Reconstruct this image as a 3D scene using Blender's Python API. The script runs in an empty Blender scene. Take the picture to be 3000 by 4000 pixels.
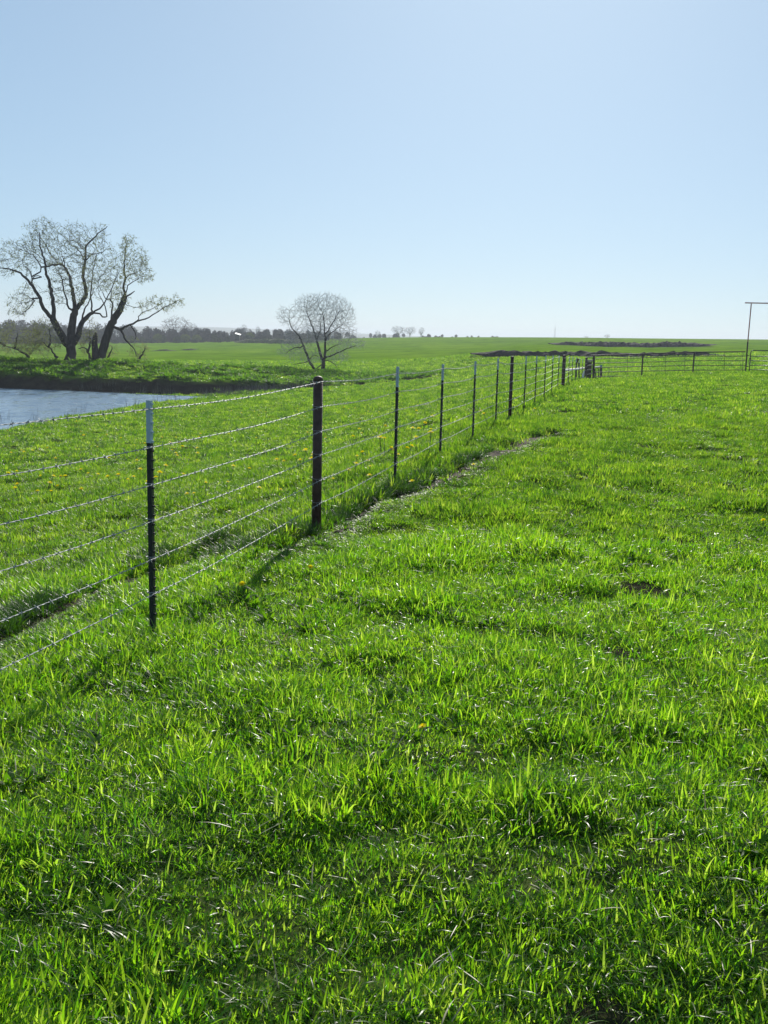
import bpy, math, random
import numpy as np
from mathutils import Vector, Matrix

random.seed(7)
rng = np.random.default_rng(7)
R = math.radians
scene = bpy.context.scene
COL = scene.collection

# ------------------------------------------------------------------ camera
FPX = 4000.0                      # focal length in pixels of the 3000x4000 photograph
EYE = Vector((0.0, 0.0, 1.72))
PITCH, ROLL = R(9.76), R(1.3)
ROT = Matrix.Rotation(R(90) - PITCH, 3, 'X') @ Matrix.Rotation(ROLL, 3, 'Z')
cam_d = bpy.data.cameras.new('camera')
cam_d.sensor_fit = 'VERTICAL'
cam_d.sensor_height = 24.0
cam_d.lens = 24.0
cam_d.clip_start = 0.05
cam_d.clip_end = 20000
cam = bpy.data.objects.new('camera', cam_d)
COL.objects.link(cam)
cam.matrix_world = Matrix.Translation(EYE) @ ROT.to_4x4()
scene.camera = cam

# ------------------------------------------------------------------ light
SUN_EL, SUN_AZ = R(27.5), R(8.0)
world = bpy.data.worlds.new('World')
scene.world = world
world.use_nodes = True
wn = world.node_tree
wn.nodes.clear()
wo = wn.nodes.new('ShaderNodeOutputWorld')
wb = wn.nodes.new('ShaderNodeBackground')
sky = wn.nodes.new('ShaderNodeTexSky')
sky.sky_type = 'NISHITA'
sky.sun_disc = False
sky.sun_elevation = SUN_EL
sky.sun_rotation = SUN_AZ
sky.altitude = 200
sky.air_density = 0.8
sky.dust_density = 0.45
sky.ozone_density = 5.5
wb.inputs['Strength'].default_value = 0.115
sg = wn.nodes.new('ShaderNodeGamma')          # the camera's soft highlight roll-off over the whole sky
sg.inputs[1].default_value = 0.40
sm = wn.nodes.new('ShaderNodeMix'); sm.data_type = 'RGBA'; sm.blend_type = 'MULTIPLY'
sm.inputs[0].default_value = 1.0
sm.inputs[7].default_value = (2.01, 2.41, 2.64, 1)
wn.links.new(sky.outputs[0], sg.inputs[0])
wn.links.new(sg.outputs[0], sm.inputs[6])
wn.links.new(sm.outputs[2], wb.inputs[0])
wn.links.new(wb.outputs[0], wo.inputs[0])

SUN_DIR = Vector((math.sin(SUN_AZ) * math.cos(SUN_EL), math.cos(SUN_AZ) * math.cos(SUN_EL), math.sin(SUN_EL)))
sd = bpy.data.lights.new('sun', 'SUN')
sd.energy = 5.0
sd.angle = R(0.53)
sd.color = (1.0, 0.95, 0.86)
sun = bpy.data.objects.new('sun', sd)
COL.objects.link(sun)
sun.rotation_euler = SUN_DIR.to_track_quat('Z', 'Y').to_euler()

scene.view_settings.view_transform = 'Standard'
scene.view_settings.look = 'None'
scene.view_settings.gamma = 1.0
scene.view_settings.use_curve_mapping = False
scene.view_settings.exposure = 0.2
scene.cycles.use_denoising = True
scene.cycles.denoiser = 'OPENIMAGEDENOISE'
scene.cycles.denoising_input_passes = 'RGB_ALBEDO_NORMAL'
scene.cycles.denoising_prefilter = 'ACCURATE'
scene.cycles.max_bounces = 6
scene.cycles.diffuse_bounces = 2
scene.cycles.transmission_bounces = 4
scene.cycles.volume_bounces = 0
scene.cycles.sample_clamp_indirect = 6.0
scene.cycles.sample_clamp_direct = 0.0

# ------------------------------------------------------------------ helpers
def ray(px, py):
    return ROT @ Vector(((px - 1500.0) / FPX, -(py - 2000.0) / FPX, -1.0))

def P(px, py, d):
    """world point seen at photograph pixel px, py at depth d metres"""
    return EYE + ray(px, py) * d

def PY(px, py, xy):
    """height of the point standing over ground point xy that is seen at row py"""
    lo, hi = -30.0, 60.0
    inv = ROT.transposed()
    for _ in range(50):
        m = (lo + hi) / 2
        c = inv @ (Vector((xy[0], xy[1], m)) - EYE)
        y = 2000 - FPX * c.y / -c.z
        if y > py: lo = m
        else: hi = m
    return (lo + hi) / 2

def tag(o, label=None, cat=None, group=None, kind=None):
    if label: o['label'] = label
    if cat: o['category'] = cat
    if group: o['group'] = group
    if kind: o['kind'] = kind
    return o

def empty(name, loc, label, cat, group=None):
    o = bpy.data.objects.new(name, None)
    o.empty_display_size = 0.2
    COL.objects.link(o)
    o.location = loc
    return tag(o, label, cat, group)

class MB:
    """collects shapes; build() links them as one mesh object"""
    def __init__(self):
        self.v, self.f, self.n = [], [], 0
    def add(self, verts, faces):
        o = self.n
        self.v.extend(tuple(p) for p in verts)
        self.f.extend(tuple(i + o for i in q) for q in faces)
        self.n += len(verts)
    def box(self, c, s, M=None):
        x, y, z = s[0] / 2, s[1] / 2, s[2] / 2
        vs = [Vector((a * x, b * y, d * z)) for d in (-1, 1) for a, b in ((-1, -1), (1, -1), (1, 1), (-1, 1))]
        if M: vs = [M @ p for p in vs]
        c = Vector(c)
        self.add([p + c for p in vs], [(3, 2, 1, 0), (4, 5, 6, 7), (0, 1, 5, 4), (1, 2, 6, 5), (2, 3, 7, 6), (3, 0, 4, 7)])
    def tube(self, pts, rad, sides=6, cap=True):
        pts = [Vector(p) for p in pts]
        n = len(pts)
        if n < 2: return
        rs = rad if hasattr(rad, '__len__') else [rad] * n
        t0 = (pts[1] - pts[0]).normalized()
        a = t0.orthogonal().normalized()
        verts = []
        for i, p in enumerate(pts):
            t = (pts[min(i + 1, n - 1)] - pts[max(i - 1, 0)])
            if t.length < 1e-9: t = t0
            t.normalize()
            a = (a - t * a.dot(t))
            if a.length < 1e-6: a = t.orthogonal()
            a.normalize()
            b = t.cross(a)
            for k in range(sides):
                w = 2 * math.pi * k / sides
                verts.append(p + (a * math.cos(w) + b * math.sin(w)) * rs[i])
        faces = []
        for i in range(n - 1):
            for k in range(sides):
                k2 = (k + 1) % sides
                faces.append((i * sides + k, i * sides + k2, (i + 1) * sides + k2, (i + 1) * sides + k))
        if cap:
            faces.append(tuple(range(sides - 1, -1, -1)))
            faces.append(tuple((n - 1) * sides + k for k in range(sides)))
        self.add(verts, faces)
    def lathe(self, prof, c, sides=16, M=None):
        verts, faces = [], []
        for r, z in prof:
            for k in range(sides):
                w = 2 * math.pi * k / sides
                p = Vector((r * math.cos(w), r * math.sin(w), z))
                if M: p = M @ p
                verts.append(p + Vector(c))
        for i in range(len(prof) - 1):
            for k in range(sides):
                k2 = (k + 1) % sides
                faces.append((i * sides + k, i * sides + k2, (i + 1) * sides + k2, (i + 1) * sides + k))
        faces.append(tuple(range(sides - 1, -1, -1)))
        faces.append(tuple((len(prof) - 1) * sides + k for k in range(sides)))
        self.add(verts, faces)
    def mesh(self, name, mats, smooth=False, mi=None):
        me = bpy.data.meshes.new(name)
        me.from_pydata(self.v, [], self.f)
        for m in (mats if isinstance(mats, (list, tuple)) else [mats]):
            me.materials.append(m)
        if mi is not None: me.polygons.foreach_set('material_index', mi)
        if smooth: me.polygons.foreach_set('use_smooth', [True] * len(me.polygons))
        me.update()
        return me
    def build(self, name, mats, parent=None, smooth=False, origin=None, mi=None):
        if origin is not None:
            o3 = Vector(origin)
            self.v = [(p[0] - o3.x, p[1] - o3.y, p[2] - o3.z) for p in self.v]
        ob = bpy.data.objects.new(name, self.mesh(name, mats, smooth, mi))
        COL.objects.link(ob)
        if parent is not None: ob.parent = parent
        elif origin is not None: ob.location = origin
        return ob

def _hash(ix, iy, seed):
    h = (ix.astype(np.int64) * 374761393 + iy.astype(np.int64) * 668265263 + seed * 1274126177) & 0xFFFFFFFF
    h = ((h ^ (h >> 13)) * 1274126177) & 0xFFFFFFFF
    h = (h ^ (h >> 16)) & 0xFFFFFFFF
    return h / 4294967295.0

def vnoise(x, y, seed=0):
    x = np.asarray(x, float); y = np.asarray(y, float)
    ix, iy = np.floor(x), np.floor(y)
    fx, fy = x - ix, y - iy
    fx = fx * fx * (3 - 2 * fx); fy = fy * fy * (3 - 2 * fy)
    a = _hash(ix, iy, seed); b = _hash(ix + 1, iy, seed)
    c = _hash(ix, iy + 1, seed); d = _hash(ix + 1, iy + 1, seed)
    return (a * (1 - fx) + b * fx) * (1 - fy) + (c * (1 - fx) + d * fx) * fy

def fbm(x, y, seed=0, oct=3):
    s, a, t = 0.0, 1.0, 0.0
    for k in range(oct):
        s = s + a * vnoise(x * 2 ** k, y * 2 ** k, seed + 17 * k); t += a; a *= 0.5
    return s / t

def sstep(a, b, x):
    t = np.clip((x - a) / (b - a), 0, 1)
    return t * t * (3 - 2 * t)

def poly_dist(X, Y, pts):
    """distance to a polyline, signed side, parameter (segment + t)"""
    X = np.asarray(X, float); Y = np.asarray(Y, float)
    best = np.full(X.shape, 1e9); par = np.zeros(X.shape); side = np.zeros(X.shape)
    for i in range(len(pts) - 1):
        ax, ay = pts[i][0], pts[i][1]; bx, by = pts[i + 1][0], pts[i + 1][1]
        dx, dy = bx - ax, by - ay
        t = np.clip(((X - ax) * dx + (Y - ay) * dy) / (dx * dx + dy * dy), 0, 1)
        d = np.hypot(X - ax - t * dx, Y - ay - t * dy)
        s = np.sign((X - ax) * dy - (Y - ay) * dx)
        m = d < best
        best = np.where(m, d, best); par = np.where(m, i + t, par); side = np.where(m, s, side)
    return best, side, par

def inside(X, Y, poly):
    X = np.asarray(X, float); Y = np.asarray(Y, float)
    r = np.zeros(X.shape, bool)
    n = len(poly)
    for i in range(n):
        x1, y1 = poly[i][0], poly[i][1]; x2, y2 = poly[(i + 1) % n][0], poly[(i + 1) % n][1]
        c = ((y1 > Y) != (y2 > Y)) & (X < (x2 - x1) * (Y - y1) / (y2 - y1 + 1e-12) + x1)
        r ^= c
    return r

# ------------------------------------------------------------------ materials
def new_mat(name):
    m = bpy.data.materials.new(name)
    m.use_nodes = True
    nt = m.node_tree
    nt.nodes.clear()
    out = nt.nodes.new('ShaderNodeOutputMaterial')
    return m, nt, out

def nd(nt, t, **kw):
    n = nt.nodes.new(t)
    for k, v in kw.items(): setattr(n, k, v)
    return n

def ramp(nt, src, stops):
    r = nd(nt, 'ShaderNodeValToRGB')
    e = r.color_ramp.elements
    e[0].position, e[0].color = stops[0][0], (*stops[0][1], 1)
    e[1].position, e[1].color = stops[-1][0], (*stops[-1][1], 1)
    for p, c in stops[1:-1]:
        q = e.new(p); q.color = (*c, 1)
    nt.links.new(src, r.inputs[0])
    return r

def mix_col(nt, f, a, b, mode='MIX'):
    m = nd(nt, 'ShaderNodeMix', data_type='RGBA', blend_type=mode)
    if isinstance(f, (int, float)): m.inputs[0].default_value = f
    else: nt.links.new(f, m.inputs[0])
    for s, i in ((a, 6), (b, 7)):
        if isinstance(s, tuple): m.inputs[i].default_value = (*s, 1)
        else: nt.links.new(s, m.inputs[i])
    return m.outputs[2]

def noise(nt, scale, detail=4, coord='Object', stretch=None, rough=0.55):
    tc = nd(nt, 'ShaderNodeTexCoord')
    src = tc.outputs[coord]
    if stretch:
        mp = nd(nt, 'ShaderNodeMapping')
        mp.inputs['Scale'].default_value = stretch
        nt.links.new(src, mp.inputs[0]); src = mp.outputs[0]
    n = nd(nt, 'ShaderNodeTexNoise')
    n.inputs['Scale'].default_value = scale
    n.inputs['Detail'].default_value = detail
    n.inputs['Roughness'].default_value = rough
    nt.links.new(src, n.inputs['Vector'])
    return n.outputs[0]

def simple(name, c1, c2, scale=8, rough=0.7, metal=0.0, bump=0.0, spec=0.4, stretch=None, bscale=None):
    m, nt, out = new_mat(name)
    b = nd(nt, 'ShaderNodeBsdfPrincipled')
    f = noise(nt, scale, stretch=stretch)
    r = ramp(nt, f, [(0.3, c1), (0.7, c2)])
    nt.links.new(r.outputs[0], b.inputs['Base Color'])
    b.inputs['Roughness'].default_value = rough
    b.inputs['Metallic'].default_value = metal
    b.inputs['Specular IOR Level'].default_value = spec
    if bump:
        f2 = noise(nt, bscale or scale * 3, stretch=stretch)
        bp = nd(nt, 'ShaderNodeBump')
        bp.inputs['Strength'].default_value = bump
        bp.inputs['Distance'].default_value = 0.02
        nt.links.new(f2, bp.inputs['Height']); nt.links.new(bp.outputs[0], b.inputs['Normal'])
    nt.links.new(b.outputs[0], out.inputs[0])
    return m

def leafy(name, dcols, tcols, trans=0.5, rough=0.4, spec=0.5, patch=None):
    """leaf: glossy diffuse front + light coming through"""
    m, nt, out = new_mat(name)
    oi = nd(nt, 'ShaderNodeObjectInfo')
    at = nd(nt, 'ShaderNodeAttribute', attribute_name='tint')
    ad = nd(nt, 'ShaderNodeMath', operation='ADD')
    nt.links.new(oi.outputs['Random'], ad.inputs[0]); nt.links.new(at.outputs['Fac'], ad.inputs[1])
    ml = nd(nt, 'ShaderNodeMath', operation='MULTIPLY'); ml.inputs[1].default_value = 0.5
    nt.links.new(ad.outputs[0], ml.inputs[0])
    k = len(dcols) - 1
    rd = ramp(nt, ml.outputs[0], [(0.15 + 0.7 * i / k, c) for i, c in enumerate(dcols)])
    rt = ramp(nt, ml.outputs[0], [(0.15 + 0.7 * i / k, c) for i, c in enumerate(tcols)])
    cd, ct = rd.outputs[0], rt.outputs[0]
    if patch:
        g = nd(nt, 'ShaderNodeNewGeometry')
        n = nd(nt, 'ShaderNodeTexNoise'); n.inputs['Scale'].default_value = patch[0]; n.inputs['Detail'].default_value = 6; n.inputs['Roughness'].default_value = 0.65
        nt.links.new(g.outputs['Position'], n.inputs['Vector'])
        rp = ramp(nt, n.outputs[0], [(0.38, patch[1]), (0.62, patch[2])])
        cd = mix_col(nt, 1.0, cd, rp.outputs[0], 'MULTIPLY'); ct = mix_col(nt, 1.0, ct, rp.outputs[0], 'MULTIPLY')
    b = nd(nt, 'ShaderNodeBsdfPrincipled')
    b.inputs['Roughness'].default_value = rough
    b.inputs['Specular IOR Level'].default_value = spec
    t = nd(nt, 'ShaderNodeBsdfTranslucent')
    nt.links.new(cd, b.inputs['Base Color']); nt.links.new(ct, t.inputs['Color'])
    mx = nd(nt, 'ShaderNodeMixShader'); mx.inputs[0].default_value = trans
    nt.links.new(b.outputs[0], mx.inputs[1]); nt.links.new(t.outputs[0], mx.inputs[2])
    nt.links.new(mx.outputs[0], out.inputs[0])
    return m

M_GRASS = leafy('grass_blade',
    [(0.028, 0.062, 0.012), (0.042, 0.090, 0.012), (0.068, 0.125, 0.014), (0.12, 0.17, 0.03)],
    [(0.13, 0.42, 0.012), (0.27, 0.62, 0.010), (0.43, 0.76, 0.014), (0.62, 0.85, 0.08)],
    trans=0.60, rough=0.34, spec=0.32, patch=(0.7, (0.80, 0.86, 0.9), (1.12, 1.06, 1.0)))
M_GRASS_MID = leafy('grass_blade_mid',
    [(0.024, 0.052, 0.010), (0.040, 0.082, 0.012), (0.068, 0.120, 0.014), (0.13, 0.17, 0.035)],
    [(0.07, 0.22, 0.008), (0.17, 0.41, 0.010), (0.33, 0.60, 0.012), (0.56, 0.78, 0.07)],
    trans=0.56, rough=0.40, spec=0.35, patch=(0.9, (0.62, 0.70, 0.8), (1.22, 1.12, 1.0)))
M_DRY = leafy('dry_grass_blade',
    [(0.30, 0.25, 0.13), (0.42, 0.37, 0.22), (0.50, 0.46, 0.32)],
    [(0.25, 0.21, 0.10), (0.35, 0.31, 0.16), (0.4, 0.36, 0.2)], trans=0.3, rough=0.5)
M_WEED = leafy('weed_leaf',
    [(0.025, 0.06, 0.010), (0.04, 0.095, 0.012), (0.06, 0.12, 0.016)],
    [(0.10, 0.28, 0.006), (0.16, 0.38, 0.006), (0.24, 0.46, 0.008)], trans=0.5, rough=0.6, spec=0.2)
M_BUD = leafy('budding_leaf',
    [(0.13, 0.14, 0.06), (0.18, 0.19, 0.08), (0.24, 0.23, 0.11)],
    [(0.24, 0.27, 0.08), (0.33, 0.36, 0.11), (0.42, 0.42, 0.16)], trans=0.5, rough=0.6, spec=0.2)
M_BUDGREEN = leafy('spring_shrub_leaf',
    [(0.07, 0.095, 0.03), (0.11, 0.13, 0.04), (0.15, 0.16, 0.05)],
    [(0.10, 0.14, 0.03), (0.16, 0.2, 0.04), (0.2, 0.24, 0.05)], trans=0.4, rough=0.6, spec=0.2)
M_WOOD = simple('far_brush_twig', (0.085, 0.075, 0.066), (0.145, 0.125, 0.105), 0.15, 0.9, spec=0.1)
M_WOODG = simple('far_brush_green', (0.06, 0.07, 0.035), (0.10, 0.11, 0.05), 0.2, 0.9, spec=0.1)
M_BARK = simple('dark_bark', (0.030, 0.024, 0.020), (0.075, 0.062, 0.052), 6, 0.9, bump=0.6, spec=0.15, stretch=(1, 1, 0.25))
M_TWIG = simple('grey_twig', (0.11, 0.10, 0.092), (0.20, 0.185, 0.17), 3, 0.8, spec=0.3)
M_TWIG2 = simple('pale_twig', (0.34, 0.32, 0.31), (0.50, 0.475, 0.46), 3, 0.7, spec=0.3)
M_POSTPAINT = simple('green_black_post_paint', (0.010, 0.013, 0.012), (0.022, 0.026, 0.024), 30, 0.5, spec=0.4)
M_POSTWHITE = simple('white_post_tip_paint', (0.34, 0.44, 0.49), (0.46, 0.56, 0.60), 20, 0.5)
M_PIPE = simple('rusty_pipe', (0.045, 0.025, 0.018), (0.095, 0.054, 0.038), 14, 0.62, metal=0.25, bump=0.3, spec=0.4)
M_RED = simple('red_oxide_pipe', (0.46, 0.17, 0.15), (0.56, 0.24, 0.21), 5, 0.6, spec=0.4)
M_RAIL = simple('dark_steel_rail', (0.028, 0.022, 0.018), (0.065, 0.048, 0.038), 8, 0.65, metal=0.0, spec=0.25)
M_GALV = simple('galvanised_wire', (0.24, 0.25, 0.26), (0.42, 0.43, 0.44), 40, 0.55, metal=0.5)
M_GATE = simple('black_gate_tube', (0.014, 0.013, 0.013), (0.03, 0.028, 0.027), 9, 0.4, spec=0.5)
M_TIMBER = simple('weathered_timber', (0.26, 0.22, 0.17), (0.45, 0.40, 0.33), 5, 0.85, bump=0.3, stretch=(1, 1, 0.2))
M_PALE = simple('pale_peeled_timber', (0.78, 0.72, 0.62), (0.88, 0.83, 0.75), 5, 0.8, bump=0.2)
M_DARKWOOD = simple('old_dark_board', (0.035, 0.026, 0.022), (0.07, 0.052, 0.042), 5, 0.85, bump=0.3)
M_BLUE = simple('blue_grey_post_paint', (0.10, 0.20, 0.24), (0.16, 0.28, 0.32), 10, 0.5)
M_EARTH = simple('dark_turned_earth', (0.016, 0.013, 0.012), (0.045, 0.036, 0.032), 0.9, 0.95, bump=0.8, spec=0.1, bscale=2)
M_SOIL = simple('bare_path_soil', (0.030, 0.021, 0.014), (0.12, 0.088, 0.056), 9, 0.95, bump=0.9, spec=0.15, bscale=30)
M_STONE = simple('pale_pebble', (0.25, 0.22, 0.19), (0.42, 0.39, 0.35), 12, 0.9)
M_YELLOW = leafy('dandelion_petal', [(0.86, 0.72, 0.01), (0.9, 0.8, 0.02)], [(0.9, 0.76, 0.01), (0.92, 0.82, 0.02)], trans=0.5, rough=0.6, spec=0.2)
M_STEM = leafy('flower_stem', [(0.06, 0.12, 0.03), (0.09, 0.15, 0.04)], [(0.1, 0.2, 0.02), (0.14, 0.24, 0.03)], trans=0.3)
M_WHITE = simple('white_sheet_roof', (0.74, 0.74, 0.74), (0.82, 0.82, 0.82), 2, 0.5)
M_SHEDWALL = simple('dark_shed_wall', (0.03, 0.035, 0.033), (0.05, 0.055, 0.05), 2, 0.8)
M_STEEL = simple('grey_mast_steel', (0.32, 0.33, 0.34), (0.42, 0.43, 0.44), 2, 0.5)

# ground: thatch and soil under the near turf, a short green sward farther out
def ground_material():
    m, nt, out = new_mat('pasture_ground')
    g = nd(nt, 'ShaderNodeNewGeometry')
    sp = nd(nt, 'ShaderNodeVectorMath', operation='LENGTH')
    nt.links.new(g.outputs['Position'], sp.inputs[0])
    mr = nd(nt, 'ShaderNodeMapRange', interpolation_type='SMOOTHSTEP')
    mr.inputs['From Min'].default_value = 30; mr.inputs['From Max'].default_value = 110
    nt.links.new(sp.outputs['Value'], mr.inputs['Value'])
    n1 = noise(nt, 7.0, 6, rough=0.65)
    thatch = ramp(nt, n1, [(0.3, (0.030, 0.034, 0.014)), (0.55, (0.050, 0.075, 0.018)), (0.75, (0.10, 0.10, 0.05))])
    n2 = noise(nt, 0.035, 5, stretch=(1.0, 1.6, 1.0))
    n3 = noise(nt, 0.5, 6, stretch=(0.35, 1.0, 1.0), rough=0.7)
    n4 = noise(nt, 6.0, 4, rough=0.75)
    far = ramp(nt, n2, [(0.32, (0.105, 0.215, 0.010)), (0.5, (0.140, 0.260, 0.010)), (0.68, (0.180, 0.295, 0.014))])
    fr2 = ramp(nt, n3, [(0.36, (0.50, 0.56, 0.5)), (0.5, (1.0, 1.0, 1.0)), (0.7, (1.3, 1.18, 1.1))])
    fr3 = ramp(nt, n4, [(0.3, (0.75, 0.78, 0.75)), (0.7, (1.2, 1.16, 1.1))])
    c = mix_col(nt, 1.0, far.outputs[0], fr2.outputs[0], 'MULTIPLY')
    c = mix_col(nt, 1.0, c, fr3.outputs[0], 'MULTIPLY')
    c = mix_col(nt, mr.outputs[0], thatch.outputs[0], c)
    at = nd(nt, 'ShaderNodeAttribute', attribute_name='soil')
    ns = noise(nt, 1.6, 6, rough=0.7)
    soil = ramp(nt, ns, [(0.3, (0.016, 0.013, 0.010)), (0.7, (0.05, 0.042, 0.030))])
    c = mix_col(nt, at.outputs['Fac'], c, soil.outputs[0])
    b = nd(nt, 'ShaderNodeBsdfPrincipled')
    nt.links.new(c, b.inputs['Base Color'])
    b.inputs['Roughness'].default_value = 0.95
    b.inputs['Specular IOR Level'].default_value = 0.0
    bp = nd(nt, 'ShaderNodeBump'); bp.inputs['Strength'].default_value = 1.0; bp.inputs['Distance'].default_value = 0.35
    nt.links.new(n3, bp.inputs['Height'])
    nt.links.new(bp.outputs[0], b.inputs['Normal'])
    nt.links.new(b.outputs[0], out.inputs[0])
    return m
M_GROUND = ground_material()

def water_material():
    m, nt, out = new_mat('pond_water')
    b = nd(nt, 'ShaderNodeBsdfPrincipled')
    b.inputs['Base Color'].default_value = (0.27, 0.36, 0.43, 1)
    b.inputs['Roughness'].default_value = 0.04
    b.inputs['IOR'].default_value = 1.4
    b.inputs['Specular IOR Level'].default_value = 0.9
    a1 = noise(nt, 5.0, 4, stretch=(0.6, 1.0, 1.0), rough=0.6)
    a2 = noise(nt, 16.0, 3, stretch=(0.6, 1.0, 1.0))
    ad = nd(nt, 'ShaderNodeMath', operation='MULTIPLY_ADD'); ad.inputs[1].default_value = 0.35
    nt.links.new(a2, ad.inputs[0]); nt.links.new(a1, ad.inputs[2])
    pk = ramp(nt, noise(nt, 7.0, 2, stretch=(0.8, 1.0, 1.0)), [(0.64, (0, 0, 0)), (0.74, (1, 1, 1))])   # a few steep wavelets catch the sun
    a3 = nd(nt, 'ShaderNodeMath', operation='MULTIPLY_ADD'); a3.inputs[1].default_value = 1.8
    nt.links.new(pk.outputs[0], a3.inputs[0]); nt.links.new(ad.outputs[0], a3.inputs[2]); ad = a3
    bp = nd(nt, 'ShaderNodeBump'); bp.inputs['Strength'].default_value = 1.0; bp.inputs['Distance'].default_value = 0.02
    nt.links.new(ad.outputs[0], bp.inputs['Height']); nt.links.new(bp.outputs[0], b.inputs['Normal'])
    nt.links.new(b.outputs[0], out.inputs[0])
    return m
M_WATER = water_material()

# ------------------------------------------------------------------ terrain
D1, DS = 6.1, 0.53 * 6.1          # depth of the first steel post and depth step from post to post
# every fence post: kind, foot column, foot row, top row, slot along the fence
POSTS = [('t', 604, 2452, 1564, 0), ('p', 1236, 2052, 1468, 1), ('t', 1546, 1876, 1432, 2), ('t', 1722, 1772, 1423, 3),
         ('t', 1849, 1702, 1411, 4), ('t', 1938, 1652, 1399, 5), ('p', 1991, 1626, 1391, 6), ('t', 2048, 1598, 1391, 7),
         ('t', 2090, 1573, 1390, 8), ('t', 2126, 1556, 1389, 9), ('t', 2155, 1534, 1388, 10), ('t', 2179, 1519, 1388, 11),
         ('p', 2198, 1515, 1386, 12), ('t', 2220, 1503, 1391, 13), ('t', 2234, 1492, 1393, 14), ('t', 2247, 1490, 1395, 15.2),
         ('t', 2261, 1488, 1398, 16.4), ('t', 2273, 1487, 1400, 17.4), ('p', 2286, 1487, 1396, 18.4)]
def slot_depth(s):
    return D1 + DS * min(s, 12) + max(0, s - 12) * DS * 0.95
def sunk(slot): return 0.065 if slot < 1 else (0.012 if slot < 2 else 0.04)     # the turf hides this much of each post
FEET = [P(q[1], q[2] + sunk(q[4]) * FPX / slot_depth(q[4]), slot_depth(q[4])) for q in POSTS]

W = EYE.z - 4.6                    # pond level
CTRL = list(FEET)
def cz(px, py, d): CTRL.append(P(px, py, d))
for X, Y, Z in ((0, 1, 0), (1, 1, 0), (-1, 1, 0), (2, 4, 0.0), (0, 4, 0), (-2, 3.5, -0.03), (4, 9, 0.02), (0, 7, 0.0), (1, 10, 0), (5, 17, -0.03), (2, 14, -0.02),
                (-4, 3, -0.1), (-8, 6, -0.5), (12, 8, 0.05), (16, 25, 0.0), (8, 30, -0.15), (30, 60, 0.1)):
    CTRL.append(Vector((X, Y, Z)))
for q in ((2320, 1490, 64.5), (2505, 1473, 63), (2705, 1462, 63.5), (2912, 1460, 64), (2990, 1458, 64.3), (3300, 1455, 65),
          (2600, 1540, 40), (2900, 1600, 28), (2400, 1440, 85), (2700, 1432, 88), (3000, 1425, 90), (2100, 1432, 88),
          (2400, 1400, 112), (2000, 1396, 113), (1850, 1392, 116), (2850, 1392, 114), (3300, 1390, 115),
          (2500, 1358, 200), (2150, 1350, 205), (2850, 1358, 205), (3000, 1327, 380), (3600, 1335, 380), (2600, 1324, 390), (2200, 1320, 400),
          (1800, 1319, 410), (1500, 1320, 420), (1300, 1325, 420), (1100, 1333, 410), (850, 1337, 390), (600, 1341, 380), (300, 1343, 380), (0, 1346, 380), (-500, 1355, 380),
          (1700, 1400, 150), (1400, 1400, 150), (1500, 1360, 250), (1900, 1350, 260), (900, 1402, 160), (900, 1371, 250), (500, 1405, 145), (500, 1372, 240), (0, 1385, 230),
          (1250, 1449, 108), (700, 1442, 108), (1600, 1448, 105), (1000, 1440, 112),
          (1300, 1508, 84), (1500, 1482, 92), (1700, 1462, 95), (1900, 1440, 98), (1050, 1545, 74),
          (700, 1640, 50), (350, 1760, 33), (1100, 1640, 48), (1500, 1600, 50), (100, 1900, 21), (700, 1830, 24), (1200, 1760, 28), (1800, 1520, 66), (0, 2200, 10.5)):
    cz(*q)
# near shore of the pond
def on_water(px, py):
    r = ray(px, py)
    return EYE + r * ((W - EYE.z) / r.z)
SHORE_NEAR = [on_water(*q) for q in ((815, 1551), (690, 1566), (560, 1585), (400, 1612), (200, 1645), (0, 1682), (-200, 1730))]
SHORE_FAR = [on_water(*q) for q in ((-300, 1508), (0, 1517), (250, 1525), (480, 1536), (690, 1546), (815, 1551))]
CTRL += [p + Vector((0, 0, 0.03)) for p in SHORE_NEAR]
POND = [(p.x, p.y) for p in SHORE_NEAR] + [(-24, 28), (-36, 20), (-60, 25), (-80, 50), (-75, 80)] + [(p.x, p.y) for p in SHORE_FAR[:-1]]
for x, y in ((-24, 28), (-36, 20), (-60, 25), (-80, 50)): CTRL.append(Vector((x, y, W + 0.03)))
for p in SHORE_FAR: CTRL.append(Vector((p.x, p.y, W - 0.2)))

def uv(X, Y):
    az = np.clip(np.arctan2(X, Y), -1.2, 1.2)
    return az * 3.0, np.log(np.maximum(np.hypot(X, Y), 1.0))
_cx = np.array([p.x for p in CTRL]); _cy = np.array([p.y for p in CTRL]); _cz = np.array([p.z for p in CTRL])
_u, _v = uv(_cx, _cy)
def _phi(r2): return 0.5 * r2 * np.log(r2 + 1e-12)
_n = len(_u)
_K = _phi((_u[:, None] - _u[None]) ** 2 + (_v[:, None] - _v[None]) ** 2) + np.eye(_n) * 2e-4
_Q = np.stack([np.ones(_n), _u, _v], 1)
_A = np.block([[_K, _Q], [_Q.T, np.zeros((3, 3))]])
_w = np.linalg.solve(_A, np.concatenate([_cz, np.zeros(3)]))

def base_z(X, Y):
    X = np.asarray(X, float); Y = np.asarray(Y, float)
    sh = X.shape
    u, v = uv(X.ravel(), Y.ravel())
    z = np.empty(u.shape)
    for i in range(0, len(u), 20000):
        uu, vv = u[i:i + 20000], v[i:i + 20000]
        r2 = (uu[:, None] - _u[None]) ** 2 + (vv[:, None] - _v[None]) ** 2
        z[i:i + 20000] = _phi(r2) @ _w[:_n] + _w[_n] + _w[_n + 1] * uu + _w[_n + 2] * vv
    z = z.reshape(sh)
    d = np.hypot(X, Y)
    az = np.abs(np.arctan2(X, Y))
    z = z * (1 - sstep(1.15, 1.9, az))
    z = np.where(d > 430, z + (-12 - z) * sstep(430, 900, d), z)
    return z

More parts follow.
